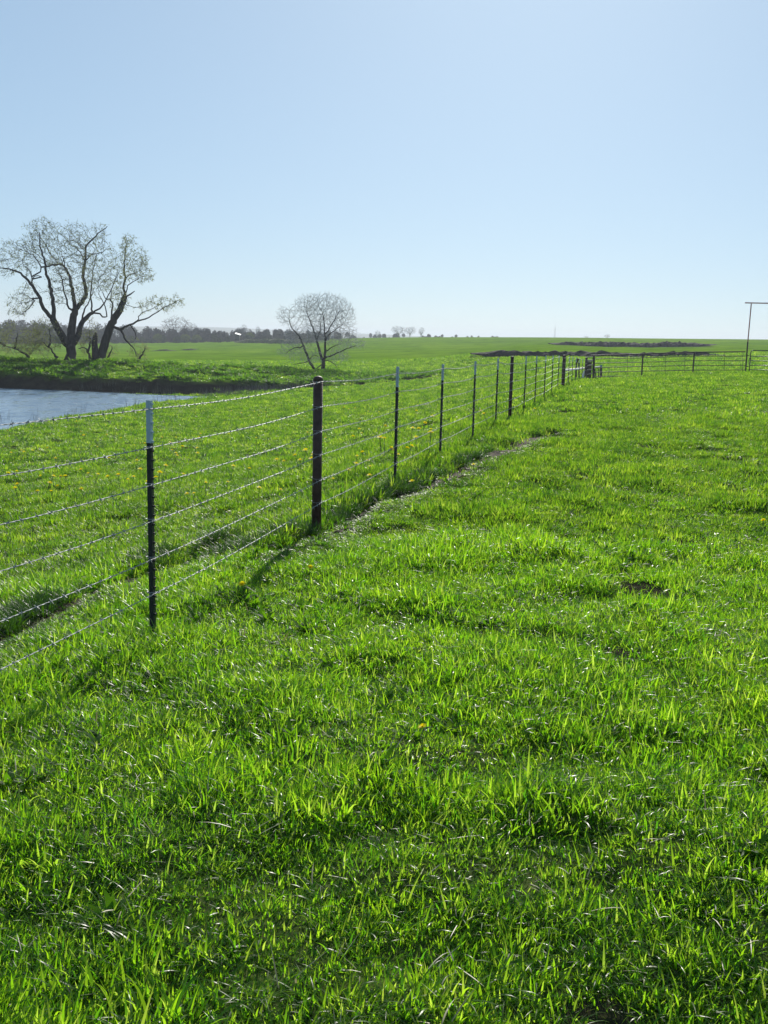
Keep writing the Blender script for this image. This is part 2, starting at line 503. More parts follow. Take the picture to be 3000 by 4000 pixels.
# the dam on the far side of the pond: crest line, brink of the cut bank, foot
CREST = [P(-900, 1380, 86), P(-400, 1388, 86), P(0, 1398, 87), P(450, 1409, 88.5), P(900, 1429, 93), P(1250, 1449, 99), P(1500, 1462, 104)]
CREST_D = np.array([8.8, 8.8, 9.2, 11.5, 14.0, 13.0, 12.0])   # crest to foot
BRINK_DZ = np.array([1.35, 1.3, 1.15, 0.95, 0.75, 0.35, 0.1])  # height of the cut face
def dam_z(X, Y):
    d, s, t = poly_dist(X, Y, CREST)
    sd_ = np.where(s > 0, d, -d)                    # positive on the pond side
    k = np.arange(len(CREST))
    cz_ = np.interp(t, k, [p.z for p in CREST])
    ft = np.interp(t, k, CREST_D); bz = np.interp(t, k, BRINK_DZ)
    br = ft - 1.3
    foot = W - 0.15
    wob = (fbm(X * 0.35, Y * 0.35, 5) - 0.5) * 1.6
    q = sd_ + wob
    z_top = cz_ + np.where(q < 0, q * 0.22, 0)
    zb = foot + bz
    f = np.clip(q / br, 0, 1)
    z_slope = cz_ + (zb - cz_) * (f ** 1.25)
    z_cut = zb + (foot - zb) * np.clip((q - br) / 1.3, 0, 1) ** 0.8
    z = np.where(q < 0, z_top, np.where(q < br, z_slope, z_cut))
    z = np.where((q > ft + 0.2) | (t >= len(CREST) - 1.001) & (d > 4), -99, z)
    lump = (fbm(X * 0.9, Y * 0.9, 9) - 0.45) * 0.35 * sstep(1.0, 3.0, q) * (1 - sstep(br - 0.5, br + 0.5, q))
    cut = sstep(br - 0.5, br + 0.1, q) * (1 - sstep(ft + 0.3, ft + 1.5, q)) * (bz > 0.2)
    weed = sstep(0.8, 2.0, q) * (1 - sstep(br - 0.6, br, q))
    return z + lump, cut, weed

PATH_A = [(-200, 2590), (60, 2462), (330, 2342), (600, 2236), (760, 2180)]
PATH_B = [(1080, 2150), (1250, 2068), (1420, 1972), (1540, 1925), (1700, 1868), (1830, 1812), (1950, 1757), (2060, 1712), (2150, 1684)]

def terrain(X, Y, detail=True):
    X = np.asarray(X, float); Y = np.asarray(Y, float)
    z = base_z(X, Y)
    d = np.hypot(X, Y)
    near = (d > 55) & (d < 150)
    if near.any():
        dz, _, _ = dam_z(X[near], Y[near])
        z[near] = np.maximum(z[near], dz)
    pin = inside(X, Y, POND)
    if pin.any():
        pd, _, _ = poly_dist(X[pin], Y[pin], POND + POND[:1])
        z[pin] = np.minimum(z[pin], W - np.minimum(0.02 + pd * 0.35, 1.6))
    if detail:
        f = 1 - sstep(60, 140, d)
        z = z + f * ((fbm(X * 1.5, Y * 1.5, 21) - 0.5) * 0.15 + (fbm(X * 0.28, Y * 0.28, 22) - 0.5) * 0.12) * (~pin)
        z = z + sstep(90, 160, d) * (1 - sstep(350, 430, d)) * ((fbm(X * 0.06, Y * 0.12, 23) - 0.5) * 0.8)
    return z

def hit(px, py, detail=True):
    """where the ray through a pixel meets the ground"""
    r = ray(px, py)
    ds = np.exp(np.linspace(math.log(1.0), math.log(600), 1500))
    X = EYE.x + r.x * ds; Y = EYE.y + r.y * ds; Z = EYE.z + r.z * ds
    b = Z < terrain(X, Y, detail)
    i = int(np.argmax(b)) if b.any() else 1499
    return Vector((X[i], Y[i], Z[i]))

def gz(x, y):
    return float(terrain(np.array([x]), np.array([y]))[0])

path_a = [hit(*q, False) for q in PATH_A]
path_b = [hit(*q, False) for q in PATH_B]
TUFTS = [hit(*q, False) for q in ((880, 2170), (1080, 2100), (1260, 2035), (1420, 1950), (1540, 1905), (1700, 1845), (1850, 1785))]   # tall tufts under the wires, line of the shade-coloured tussocks
BARE = [(hit(2640, 2120), 0.4), (hit(2480, 2310), 0.3), (hit(2350, 3985), 0.13), (hit(2420, 2560), 0.22), (hit(2370, 1590), 0.7),
        (hit(2520, 2300), 0.25)]

def path_mask(X, Y):
    da, _, _ = poly_dist(X, Y, path_a); db, _, tb = poly_dist(X, Y, path_b)
    wob = (fbm(X * 2.3, Y * 2.3, 31) - 0.5) * 0.22
    wa = 0.24; wbd = 0.11 + 0.03 * np.minimum(tb, 6)
    return np.maximum(1 - sstep(wa * 0.5, wa * 1.3, da + wob), 1 - sstep(wbd * 0.5, wbd * 1.3, db + wob))

# ground sheet, rings of quads round the viewpoint, finest where it is seen closely
def build_ground():
    az = np.concatenate([np.linspace(-180, -34, 44)[:-1], np.linspace(-34, 34, 331), np.linspace(34, 180, 44)[1:-1]]) * math.pi / 180
    rr = [0.25]
    while rr[-1] < 3900:
        r = rr[-1]
        st = 0.10 if r < 2 else (0.013 * r if r < 62 else (0.45 if r < 112 else (0.010 * r if r < 460 else 0.06 * r)))
        rr.append(r + st)
    rr = np.array(rr)
    A, Rr = np.meshgrid(az, rr)
    X = Rr * np.sin(A); Y = Rr * np.cos(A)
    Z = terrain(X, Y)
    pm = path_mask(X, Y)
    Z = Z - 0.07 * pm
    na, nr = len(az), len(rr)
    v = np.stack([X, Y, Z], -1).reshape(-1, 3)
    i, j = np.meshgrid(np.arange(nr - 1), np.arange(na), indexing='ij')
    j2 = (j + 1) % na
    f = np.stack([i * na + j, i * na + j2, (i + 1) * na + j2, (i + 1) * na + j], -1).reshape(-1, 4)[:, ::-1]
    c = len(v)
    v = np.concatenate([v, [[0, 0, gz(0, 0.01)]]])
    me = bpy.data.meshes.new('ground')
    faces = f.tolist() + [(c, j, (j + 1) % na) for j in range(na)]
    faces = faces[:-na] + [(c, (j + 1) % na, j) for j in range(na)]
    me.from_pydata(v.tolist(), [], faces)
    d = np.hypot(X, Y)
    soil = np.zeros(X.shape)
    m = (d > 55) & (d < 150)
    _, cut, weed = dam_z(X[m], Y[m])
    soil[m] = np.maximum(soil[m], cut)
    soil = np.maximum(soil, pm * 0.9)
    for b, rad in BARE:
        soil = np.maximum(soil, 0.85 * (1 - sstep(rad * 0.5, rad * 1.2, np.hypot(X - b.x, Y - b.y))))
    at = me.attributes.new('soil', 'FLOAT', 'POINT')
    at.data.foreach_set('value', np.concatenate([soil.ravel(), [0.0]]).astype(np.float32))
    me.materials.append(M_GROUND)
    me.polygons.foreach_set('use_smooth', [True] * len(me.polygons))
    me.update()
    o = bpy.data.objects.new('ground', me)
    COL.objects.link(o)
    tag(o, 'rolling green pasture running from the camera to the skyline', 'pasture', kind='structure')
build_ground()

# pond sheet: real ripples where it is seen, so the wave fronts hide one another as on water
xs = np.concatenate([np.linspace(-82, -38, 30), np.arange(-37, -9, 0.17)])
ys = np.concatenate([np.arange(18, 42, 0.4), np.arange(42, 82, 0.17)])
GX, GY = np.meshgrid(xs, ys)
ins = inside(GX, GY, POND); pd_, _, _ = poly_dist(GX, GY, POND + POND[:1])
ok_v = ins | (pd_ < 0.35)
GZ = np.zeros(GX.shape)
for wl, amp, ang, sd_ in ((2.3, 0.030, 75, 1), (1.3, 0.028, 100, 2), (0.9, 0.018, 60, 3), (1.0, 0.020, 118, 4)):
    ca, sa = math.cos(R(ang)), math.sin(R(ang))
    ph = fbm(GX * 0.35, GY * 0.35, 300 + sd_) * 9
    GZ += amp * np.sin(2 * math.pi * (GX * ca + GY * sa) / wl + ph) * (0.5 + fbm(GX * 0.2, GY * 0.2, 310 + sd_))
GZ *= np.clip(pd_ / 1.5, 0, 1) * (GX > -37.5)
idx = -np.ones(GX.shape, int); idx[ok_v] = np.arange(ok_v.sum())
q_ = np.stack([idx[:-1, :-1], idx[:-1, 1:], idx[1:, 1:], idx[1:, :-1]], -1).reshape(-1, 4)
q_ = q_[(q_ >= 0).all(1)]
mb = MB(); mb.add(list(zip(GX[ok_v], GY[ok_v], GZ[ok_v] + W)), q_.tolist())
o = mb.build('pond', M_WATER, smooth=True)
tag(o, 'rippled blue farm pond below the dark cut bank', 'pond', kind='structure')

# bare strip of soil beside the fence
def strip(name, pts, w, label):
    mb = MB()
    L = []
    for a, b in zip(pts[:-1], pts[1:]):
        n = max(2, int((b - a).length / 0.12))
        L += [a.lerp(b, k / n) for k in range(n)]
    L.append(pts[-1])
    vs = []
    xs, ys = [], []
    for i, p in enumerate(L):
        t = (L[min(i + 1, len(L) - 1)] - L[max(i - 1, 0)]); t.z = 0; t.normalize()
        nrm = Vector((t.y, -t.x, 0))
        ww = w * (0.75 + 0.6 * random.random()) * min(1, (i + 1) / 6, (len(L) - i) / 6)
        for k in range(5):
            q = p + nrm * ww * (k / 2 - 1)
            xs.append(q.x); ys.append(q.y)
    xs = np.array(xs); ys = np.array(ys)
    zs = terrain(xs, ys) - 0.07 * path_mask(xs, ys) + 0.008 + 0.012 * rng.random(len(xs))
    vs = list(zip(xs, ys, zs))
    fs = [(i * 5 + k, i * 5 + k + 1, (i + 1) * 5 + k + 1, (i + 1) * 5 + k) for i in range(len(L) - 1) for k in range(4)]
    mb.add(vs, fs)
    o = mb.build(name, M_SOIL, smooth=True)
    if o.data.polygons[0].normal.z < 0: o.data.flip_normals()
    return tag(o, label, 'dirt path', kind='structure')
strip('dirt_path', path_a, 0.2, 'worn bare soil strip on the pond side of the nearest steel post')
strip('dirt_path', path_b, 0.19, 'worn bare soil strip in the turf right of the fence posts')

# ------------------------------------------------------------------ turf
def blade(mb_v, mb_f, tint, base, yaw, L, wdt, lean, curl, t, segs=4, twist=0.0):
    o = len(mb_v)
    d = Vector((math.cos(yaw), math.sin(yaw), 0)); side0 = Vector((-d.y, d.x, 0))
    p = Vector(base); a = lean
    for i in range(segs + 1):
        k = i / segs
        tw = twist * k
        side = side0 * math.cos(tw) + d.cross(side0) * math.sin(tw)
        w = wdt * (0.75 + 0.5 * k if k < 0.4 else (1 - k) / 0.6 * 0.95 + 0.02)
        if i == segs:
            mb_v.append(tuple(p)); tint.append(t)
        else:
            mb_v.append(tuple(p - side * w * 0.5)); mb_v.append(tuple(p + side * w * 0.5)); tint.extend((t, t))
        p = p + (d * math.sin(a) + Vector((0, 0, 1)) * math.cos(a)) * (L / segs)
        a += curl / segs
    for i in range(segs - 1):
        mb_f.append((o + 2 * i, o + 2 * i + 1, o + 2 * i + 3, o + 2 * i + 2))
    i = segs - 1
    mb_f.append((o + 2 * i, o + 2 * i + 1, o + 2 * i + 2))

def clump_mesh(name, mat, n, rad, L, wd, lean, curl, segs=4, tints=(0, 1), outward=0.6, twist=0.6):
    v, f, t = [], [], []
    for _ in range(n):
        r = rad * math.sqrt(random.random()); w = random.uniform(0, 2 * math.pi)
        yaw = w + random.gauss(0, 0.8) if random.random() < outward else random.uniform(0, 2 * math.pi)
        blade(v, f, t, (r * math.cos(w), r * math.sin(w), -0.015), yaw, random.uniform(*L), random.uniform(*wd),
              abs(random.gauss(lean[0], lean[1])), random.uniform(*curl), random.uniform(*tints), segs, random.gauss(0, twist))
    me = bpy.data.meshes.new(name)
    me.from_pydata(v, [], f)
    at = me.attributes.new('tint', 'FLOAT', 'POINT'); at.data.foreach_set('value', t)
    me.materials.append(mat)
    me.polygons.foreach_set('use_smooth', [True] * len(me.polygons))
    return me

def source_collection(name, meshes):
    c = bpy.data.collections.new(name)
    for k, me in enumerate(meshes):
        c.objects.link(bpy.data.objects.new('%s_%02d' % (name, k), me))
    return c

def scatter(name, pts, yaw, tilt, scl, var, coll, label, cat):
    me = bpy.data.meshes.new(name)
    me.vertices.add(len(pts))
    me.vertices.foreach_set('co', np.asarray(pts, np.float32).ravel())
    n = len(pts)
    rot = np.zeros((n, 3), np.float32); rot[:, 2] = yaw; rot[:, 0] = tilt
    a = me.attributes.new('rot', 'FLOAT_VECTOR', 'POINT'); a.data.foreach_set('vector', rot.ravel())
    a = me.attributes.new('scl', 'FLOAT_VECTOR', 'POINT'); a.data.foreach_set('vector', np.asarray(scl, np.float32).ravel())
    a = me.attributes.new('var', 'INT', 'POINT'); a.data.foreach_set('value', np.asarray(var, np.int32))
    ob = bpy.data.objects.new(name, me)
    COL.objects.link(ob)
    ng = bpy.data.node_groups.new(name + '_scatter', 'GeometryNodeTree')
    ng.interface.new_socket('Geometry', in_out='INPUT', socket_type='NodeSocketGeometry')
    ng.interface.new_socket('Geometry', in_out='OUTPUT', socket_type='NodeSocketGeometry')
    N, Lk = ng.nodes, ng.links
    gi = N.new('NodeGroupInput'); go = N.new('NodeGroupOutput')
    ip = N.new('GeometryNodeInstanceOnPoints')
    ci = N.new('GeometryNodeCollectionInfo')
    ci.inputs['Collection'].default_value = coll
    ci.inputs['Separate Children'].default_value = True
    ci.inputs['Reset Children'].default_value = True
    def attr(nm, ty):
        q = N.new('GeometryNodeInputNamedAttribute'); q.data_type = ty; q.inputs['Name'].default_value = nm
        return [s for s in q.outputs if s.enabled and s.name == 'Attribute'][0]
    ip.inputs['Pick Instance'].default_value = True
    Lk.new(gi.outputs[0], ip.inputs['Points']); Lk.new(ci.outputs[0], ip.inputs['Instance'])
    Lk.new(attr('var', 'INT'), ip.inputs['Instance Index'])
    Lk.new(attr('rot', 'FLOAT_VECTOR'), ip.inputs['Rotation'])
    Lk.new(attr('scl', 'FLOAT_VECTOR'), ip.inputs['Scale'])
    Lk.new(ip.outputs[0], go.inputs[0])
    md = ob.modifiers.new('scatter', 'NODES'); md.node_group = ng
    return tag(ob, label, cat, kind='stuff')

def sector(n, r0, r1, a0=-33, a1=33):
    r = np.sqrt(rng.uniform(r0 * r0, r1 * r1, n)); a = np.radians(rng.uniform(a0, a1, n))
    return r * np.sin(a), r * np.cos(a)

def turf_ok(X, Y):
    ok = ~inside(X, Y, POND)
    m = np.hypot(X, Y) > 55
    c = np.zeros(X.shape); c[m] = dam_z(X[m], Y[m])[1]
    ok &= rng.random(X.shape) > c * 0.97
    ok &= rng.random(X.shape) > path_mask(X, Y) * 0.97
    for b, rad in BARE:
        ok &= rng.random(X.shape) > 0.93 * (1 - sstep(rad * 0.4, rad * 1.1, np.hypot(X - b.x, Y - b.y)))
    return ok

def height_field(X, Y):
    h = 0.50 + 0.75 * fbm(X * 0.9, Y * 0.9, 41, 2)
    h *= 0.42 + 1.12 * fbm(X * 3.4, Y * 3.4, 42, 2)
    tall = np.maximum(fbm(X * 1.7 + 9, Y * 1.7, 43, 2) - 0.60, 0) * 5
    fd, _, _ = poly_dist(X, Y, FEET)
    db, sb, _ = poly_dist(X, Y, path_b); da, sa, _ = poly_dist(X, Y, path_a)
    low = (1 - 0.6 * (1 - sstep(0.25, 0.75, db)) * (sb > 0)) * (1 - 0.6 * (1 - sstep(0.2, 0.7, da)) * (sa > 0))
    low = low * (1 + 0.5 * (1 - sstep(0.15, 0.5, db)) * (sb <= 0)) * (1 + 0.4 * (1 - sstep(0.15, 0.5, da)) * (sa <= 0))
    dt, _, _ = poly_dist(X, Y, TUFTS)
    low = low * (1 + 0.3 * (1 - sstep(0.05, 0.28, dt)) * (0.5 + vnoise(X * 2.1, Y * 2.1, 47)))
    g0 = FEET[1]                                   # short, even turf in front of the nearest pipe post
    dsh, _, _ = poly_dist(X, Y, [(g0.x - 0.02, g0.y - 0.2), (g0.x - 0.40, g0.y - 2.9)])
    low = low * (1 - 0.25 * (1 - sstep(0.25, 0.6, dsh))); h = h + (0.8 - h) * 0.8 * (1 - sstep(0.25, 0.6, dsh)); tall = tall * sstep(0.25, 0.6, dsh)
    return np.minimum(h * (1 + tall), np.where(np.hypot(X, Y) < 6, 1.25, 1.6)) * (1 + 0.3 * (1 - sstep(0.1, 0.5, fd))) * low

near_src = source_collection('turf_clump',
    [clump_mesh('turf_clump', M_GRASS, 28, 0.055, (0.03, 0.085), (0.004, 0.008), (0.52, 0.38), (0.1, 1.3), 3) for _ in range(10)] +
    [clump_mesh('turf_clump', M_GRASS, 14, 0.06, (0.07, 0.15), (0.004, 0.0078), (0.40, 0.35), (0.4, 2.0), 5) for _ in range(4)] +
    [clump_mesh('turf_clump', M_GRASS, 26, 0.06, (0.02, 0.05), (0.006, 0.012), (0.7, 0.4), (0.1, 1.0), 2) for _ in range(4)])
mid_src = source_collection('turf_tuft',
    [clump_mesh('turf_tuft', M_GRASS_MID, 40, 0.13, (0.04, 0.12), (0.007, 0.017), (0.55, 0.4), (0.1, 1.3), 3) for _ in range(8)])
far_src = source_collection('turf_cushion',
    [clump_mesh('turf_cushion', M_GRASS_MID, 44, 0.32, (0.07, 0.17), (0.02, 0.045), (0.6, 0.4), (0.1, 1.2), 2) for _ in range(6)])

def turf(name, n, r0, r1, src, nv, s0, label, keep=None, grow=0.0, floor=0.3):
    X, Y = sector(n, r0, r1)
    ok = turf_ok(X, Y)
    dens = fbm(X * 2.2, Y * 2.2, 51, 3)
    ok &= rng.random(n) < np.clip((dens - 0.30) * 5.0, floor, 1)
    if keep is not None: ok &= keep(X, Y)
    X, Y = X[ok], Y[ok]
    Z = terrain(X, Y) - 0.05 * path_mask(X, Y)
    h = height_field(X, Y)
    k = rng.uniform(0.8, 1.2, len(X)) * s0 * (1 + grow * (np.hypot(X, Y) - r0) / (r1 - r0))
    scl = np.stack([k * (0.45 + 0.55 * h), k * (0.45 + 0.55 * h), k * h], 1)
    var = rng.integers(0, nv, len(X))
    scatter(name, np.stack([X, Y, Z], 1), rng.uniform(0, 6.283, len(X)), rng.normal(0, 0.16, len(X)), scl, var, src, label, 'grass')
    return len(X)
carpet_src = source_collection('turf_carpet',
    [clump_mesh('turf_carpet', M_GRASS, 44, 0.09, (0.018, 0.055), (0.004, 0.009), (0.75, 0.45), (0.0, 1.0), 2) for _ in range(6)] +
    [clump_mesh('turf_carpet', M_GRASS, 16, 0.06, (0.02, 0.045), (0.010, 0.018), (1.0, 0.3), (0.0, 0.6), 2) for _ in range(2)])
cnt = [turf('grass', 52000, 0.9, 12.0, carpet_src, 8, 1.0, 'low undergrowth of short blades filling the near turf', floor=0.95),
       turf('grass', 42000, 0.9, 9.0, near_src, 18, 1.1, 'lush green turf of separate blades nearest the camera'),
       turf('grass', 80000, 9.0, 26.0, mid_src, 8, 0.8, 'green turf around the fence posts in the middle distance', grow=0.25, floor=0.2),
       turf('grass', 95000, 26.0, 75.0, far_src, 6, 0.62, 'green turf of the field between pond, fence and gate', grow=0.5),
       turf('grass', 60000, 75.0, 135.0, far_src, 6, 1.0, 'green sward on the dam and the field beyond the fence', grow=0.4)]
print('turf', cnt)

# dry blades lying in the turf
dry_src = source_collection('straw', [clump_mesh('straw', M_DRY, 3, 0.05, (0.05, 0.13), (0.003, 0.0065), (1.2, 0.3), (0.1, 0.8), 3) for _ in range(6)])
X, Y = sector(9000, 0.9, 30)
ok = turf_ok(X, Y) & (rng.random(len(X)) < 0.25 + 0.9 * fbm(X * 0.8, Y * 0.8, 61)); X, Y = X[ok], Y[ok]
Z = terrain(X, Y) + 0.03 + 0.03 * rng.random(len(X))
k = rng.uniform(0.6, 1.1, len(X))
scatter('dry_grass', np.stack([X, Y, Z], 1), rng.uniform(0, 6.28, len(X)), rng.normal(0, 0.2, len(X)), np.stack([k, k, k], 1), rng.integers(0, 6, len(X)), dry_src,
        'pale dry straw blades lying among the green turf', 'dry grass')
# tussocks, shade put in the colour, under the wires and along the worn strips
M_SHADE_TONED = leafy('shade_toned_blade', [(0.016, 0.045, 0.010), (0.026, 0.066, 0.012), (0.042, 0.090, 0.014)],
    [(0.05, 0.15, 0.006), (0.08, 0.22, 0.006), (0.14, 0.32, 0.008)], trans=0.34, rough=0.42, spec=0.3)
shade_toned_src = source_collection('shade_toned_tussock', [clump_mesh('shade_toned_tussock', M_SHADE_TONED, 70, 0.09, (0.07, 0.20), (0.004, 0.009), (0.5, 0.35), (0.3, 1.6), 4, outward=0.9) for _ in range(5)])
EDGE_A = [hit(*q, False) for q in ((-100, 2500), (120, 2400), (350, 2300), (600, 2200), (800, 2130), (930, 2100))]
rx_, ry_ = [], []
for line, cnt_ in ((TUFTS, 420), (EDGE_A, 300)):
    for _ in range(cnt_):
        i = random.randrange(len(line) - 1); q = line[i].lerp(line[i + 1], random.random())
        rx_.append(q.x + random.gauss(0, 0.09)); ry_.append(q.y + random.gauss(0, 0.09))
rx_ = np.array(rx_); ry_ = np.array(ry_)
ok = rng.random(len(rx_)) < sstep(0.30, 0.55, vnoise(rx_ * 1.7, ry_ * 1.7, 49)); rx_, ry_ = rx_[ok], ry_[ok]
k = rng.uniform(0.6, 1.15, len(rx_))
scatter('shade_toned_grass', np.stack([rx_, ry_, terrain(rx_, ry_)], 1), rng.uniform(0, 6.28, len(rx_)), rng.normal(0, 0.15, len(rx_)), np.stack([k, k, k], 1), rng.integers(0, 5, len(rx_)), shade_toned_src,
        'grass tussocks coloured dark for shade, edging the worn strip under the fence', 'grass')
# broad leaved plants low in the turf
broad_src = source_collection('broadleaf', [clump_mesh('broadleaf', M_WEED, 11, 0.02, (0.04, 0.085), (0.014, 0.026), (0.9, 0.25), (0.2, 0.9), 3, outward=1.0) for _ in range(5)])
X, Y = sector(9000, 1.2, 34)
ok = turf_ok(X, Y) & (rng.random(len(X)) < sstep(0.45, 0.65, fbm(X * 0.7, Y * 0.7, 63)) * 0.8 + 0.06); X, Y = X[ok], Y[ok]
k = rng.uniform(0.7, 1.4, len(X))
scatter('broadleaf_weeds', np.stack([X, Y, terrain(X, Y) + 0.035 * height_field(X, Y)], 1), rng.uniform(0, 6.28, len(X)), rng.normal(0, 0.15, len(X)), np.stack([k, k, k], 1), rng.integers(0, 5, len(X)), broad_src,
        'flat rosettes of broad leaved weeds low among the turf', 'weeds')
# litter on the bare soil
X, Y = sector(3500, 3, 30)
pm = path_mask(X, Y)
for b, rad in BARE: pm = np.maximum(pm, 1 - sstep(rad * 0.4, rad, np.hypot(X - b.x, Y - b.y)))
ok = rng.random(len(X)) < (pm > 0.8) * 0.7; X, Y = X[ok], Y[ok]
Z = terrain(X, Y) - 0.07 * path_mask(X, Y) + 0.012
k = rng.uniform(0.2, 0.45, len(X))
scatter('straw_litter', np.stack([X, Y, Z], 1), rng.uniform(0, 6.28, len(X)), rng.normal(0, 0.2, len(X)), np.stack([k, k, k * 0.4], 1), rng.integers(0, 6, len(X)), dry_src,
        'dry straw litter on the bare strip of soil by the fence', 'litter')

# leafy weeds on the pond-side slope of the dam
weed_src = source_collection('bank_weed', [clump_mesh('bank_weed', M_WEED, 36, 0.30, (0.20, 0.48), (0.06, 0.13), (0.6, 0.35), (0.4, 1.6), 3, outward=0.9) for _ in range(6)])
n = 26000
t = rng.uniform(0, len(CREST) - 1, n); s = rng.uniform(0, 14, n)
ii = np.minimum(t.astype(int), len(CREST) - 2); ff = t - ii
cx_ = np.array([p.x for p in CREST]); cy_ = np.array([p.y for p in CREST])
tx = cx_[ii + 1] - cx_[ii]; ty = cy_[ii + 1] - cy_[ii]; ln = np.hypot(tx, ty)
X = cx_[ii] + ff * tx + s * ty / ln; Y = cy_[ii] + ff * ty - s * tx / ln
_, cut, weed = dam_z(X, Y)
ok = (rng.random(n) < weed * sstep(0.44, 0.66, fbm(X * 0.55, Y * 0.9, 71, 3)) * 0.5) & ~inside(X, Y, POND) & (X > -45)
X, Y = X[ok], Y[ok]
k = rng.uniform(0.6, 1.4, len(X))
scatter('bank_weeds', np.stack([X, Y, terrain(X, Y)], 1), rng.uniform(0, 6.28, len(X)), rng.normal(0, 0.1, len(X)), np.stack([k, k, k * 0.9], 1), rng.integers(0, 6, len(X)), weed_src,
        'lumpy dark green weeds covering the slope above the pond bank', 'weeds')
print('weeds', len(X))
# dry stems on the cut bank and reeds on the near shore
stem_src = source_collection('dry_stem', [clump_mesh('dry_stem', M_TWIG, 9, 0.25, (0.35, 0.95), (0.012, 0.022), (0.15, 0.15), (0.0, 0.5), 3) for _ in range(4)])
brush = []
for px, py, d, m in ((850, 1520, 76, 30), (950, 1525, 78, 60), (1040, 1525, 80, 60), (1120, 1520, 82, 30), (260, 1480, 79, 10), (460, 1490, 78, 12), (600, 1510, 76, 10)):
    for _ in range(m):
        p = P(px + random.gauss(0, 60), py, d + random.gauss(0, 1.0)); brush.append((p.x, p.y))
for p in SHORE_NEAR[1:-1]:
    for _ in range(4): brush.append((p.x + random.gauss(0, 1.2), p.y + random.gauss(0, 1.5)))
bx = np.array([b[0] for b in brush]); by = np.array([b[1] for b in brush])
bz_ = np.maximum(terrain(bx, by), W - 0.05)
k = rng.uniform(0.5, 1.1, len(bx))
scatter('dry_stems', np.stack([bx, by, bz_], 1), rng.uniform(0, 6.28, len(bx)), rng.normal(0, 0.1, len(bx)), np.stack([k, k, k], 1), rng.integers(0, 4, len(bx)), stem_src,
        'thin dry stems at the water edge and the end of the cut bank', 'dry stems')

# dandelions
def dandelion_mesh():
    mb = MB(); mi = []
    mb.tube([(0, 0, -0.02), (0.004, 0.002, 0.05), (0.01, 0.004, 0.10)], [0.0022, 0.002, 0.002], 5); mi += [1] * len(mb.f)
    n0 = len(mb.f)
    for ring_, (rad, up, cnt_) in enumerate(((0.021, 0.004, 14), (0.015, 0.009, 11), (0.008, 0.012, 7))):
        for q in range(cnt_):
            w = 2 * math.pi * q / cnt_ + ring_ * 0.3
            d = Vector((math.cos(w), math.sin(w), 0)); s = Vector((-d.y, d.x, 0)) * 0.0032
            c = Vector((0.01, 0.004, 0.10))
            tip = c + d * rad + Vector((0, 0, up))
            mb.add([c - s * 0.5, c + s * 0.5, tip + s, tip - s], [(0, 1, 2, 3)])
    mi += [0] * (len(mb.f) - n0)
    return mb.mesh('dandelion', [M_YELLOW, M_STEM], mi=mi)
dme = dandelion_mesh()
spots = []
for q in ((190, 1925), (240, 1910), (330, 1888), (370, 1912), (760, 1640), (560, 1700), (955, 2365), (1000, 1745), (2985, 2105), (1675, 2962), (1205, 2290), (700, 1770), (90, 1960), (1480, 1640), (120, 1800), (2080, 1640), (1905, 1680), (380, 1780)):
    spots.append(hit(*q))
tries = 0
while len(spots) < 150 and tries < 4000:
    tries += 1
    px = random.uniform(0, 1900); py = random.uniform(1590, 2000)
    p = hit(px, py, False)
    fx = float(poly_dist(np.array([p.x]), np.array([p.y]), FEET)[1][0])
    if fx < 0 or random.random() < 0.1:
        if p.y < 75 and not inside(np.array([p.x]), np.array([p.y]), POND)[0]: spots.append(p)
DLAB = {6: 'dandelion by the long shadow of the nearest pipe post', 8: 'dandelion at the right edge of the mown looking turf',
        9: 'dandelion sunk among the foreground blades, nearest the camera', 10: 'dandelion in the turf just left of the nearest pipe post foot'}
for k_, p in enumerate(spots):
    o = bpy.data.objects.new('dandelion', dme); COL.objects.link(o)
    o.location = (p.x, p.y, gz(p.x, p.y) + 0.03 + min(0.06, p.y * 0.004))
    o.rotation_euler = (random.gauss(0, 0.25), random.gauss(0, 0.25), random.uniform(0, 6.28))
    sc = random.uniform(0.9, 1.5) * (0.85 if p.y < 7 else 1.1 if p.y < 14 else 1.7); o.scale = (sc, sc, sc)
    lab = DLAB.get(k_, 'small yellow dandelion flower in the green turf')
    tag(o, lab, 'dandelion', 'dandelions dotted through the pasture')

# ------------------------------------------------------------------ fence
fence = empty('barbed_wire_fence', FEET[0], 'six strand barbed wire fence on steel and pipe posts running away beside the pond', 'fence')
inv_f = -Vector(FEET[0])
fdir = (FEET[12] - FEET[0]); fdir.z = 0; fdir.normalize()
fnor = Vector((fdir.y, -fdir.x, 0))          # towards the camera side
def place(o, parent, p):
    o.parent = parent; o.location = p
    return o
def obj(name, me):
    o = bpy.data.objects.new(name, me); COL.objects.link(o); return o

# steel T post: plate with studs facing the wires, web behind, white tip
def t_profile(mb, z0, z1, g=0.0):
    a, b, w, t = 0.0155 + g, 0.027 + g, 0.003 + g * 0.5, 0.004
    Mx = Matrix((fdir, fnor, (0, 0, 1))).transposed()
    mb.box(Mx @ Vector((0, 0, 0)) + Vector((0, 0, (z0 + z1) / 2)), (2 * a, 2 * w, z1 - z0), Mx)
    mb.box(Mx @ Vector((0, -w - b / 2, 0)) + Vector((0, 0, (z0 + z1) / 2)), (2 * w, b, z1 - z0), Mx)
stud_mb = MB()
Mx = Matrix((fdir, fnor, (0, 0, 1))).transposed()
stud_mb.box((0, 0, 0), (0.013, 0.011, 0.011), Mx)
stud_me = stud_mb.mesh('stud', M_POSTPAINT)
studw_me = stud_mb.mesh('stud', M_POSTWHITE)
WIRES = [0.215, 0.43, 0.656, 0.865, 1.08, 1.30]
wire_frac = [h / 1.352 for h in WIRES]
def wz(wf, H, s): return sunk(s) + wf * min(H - sunk(s), 1.352)
clip_mb = MB()
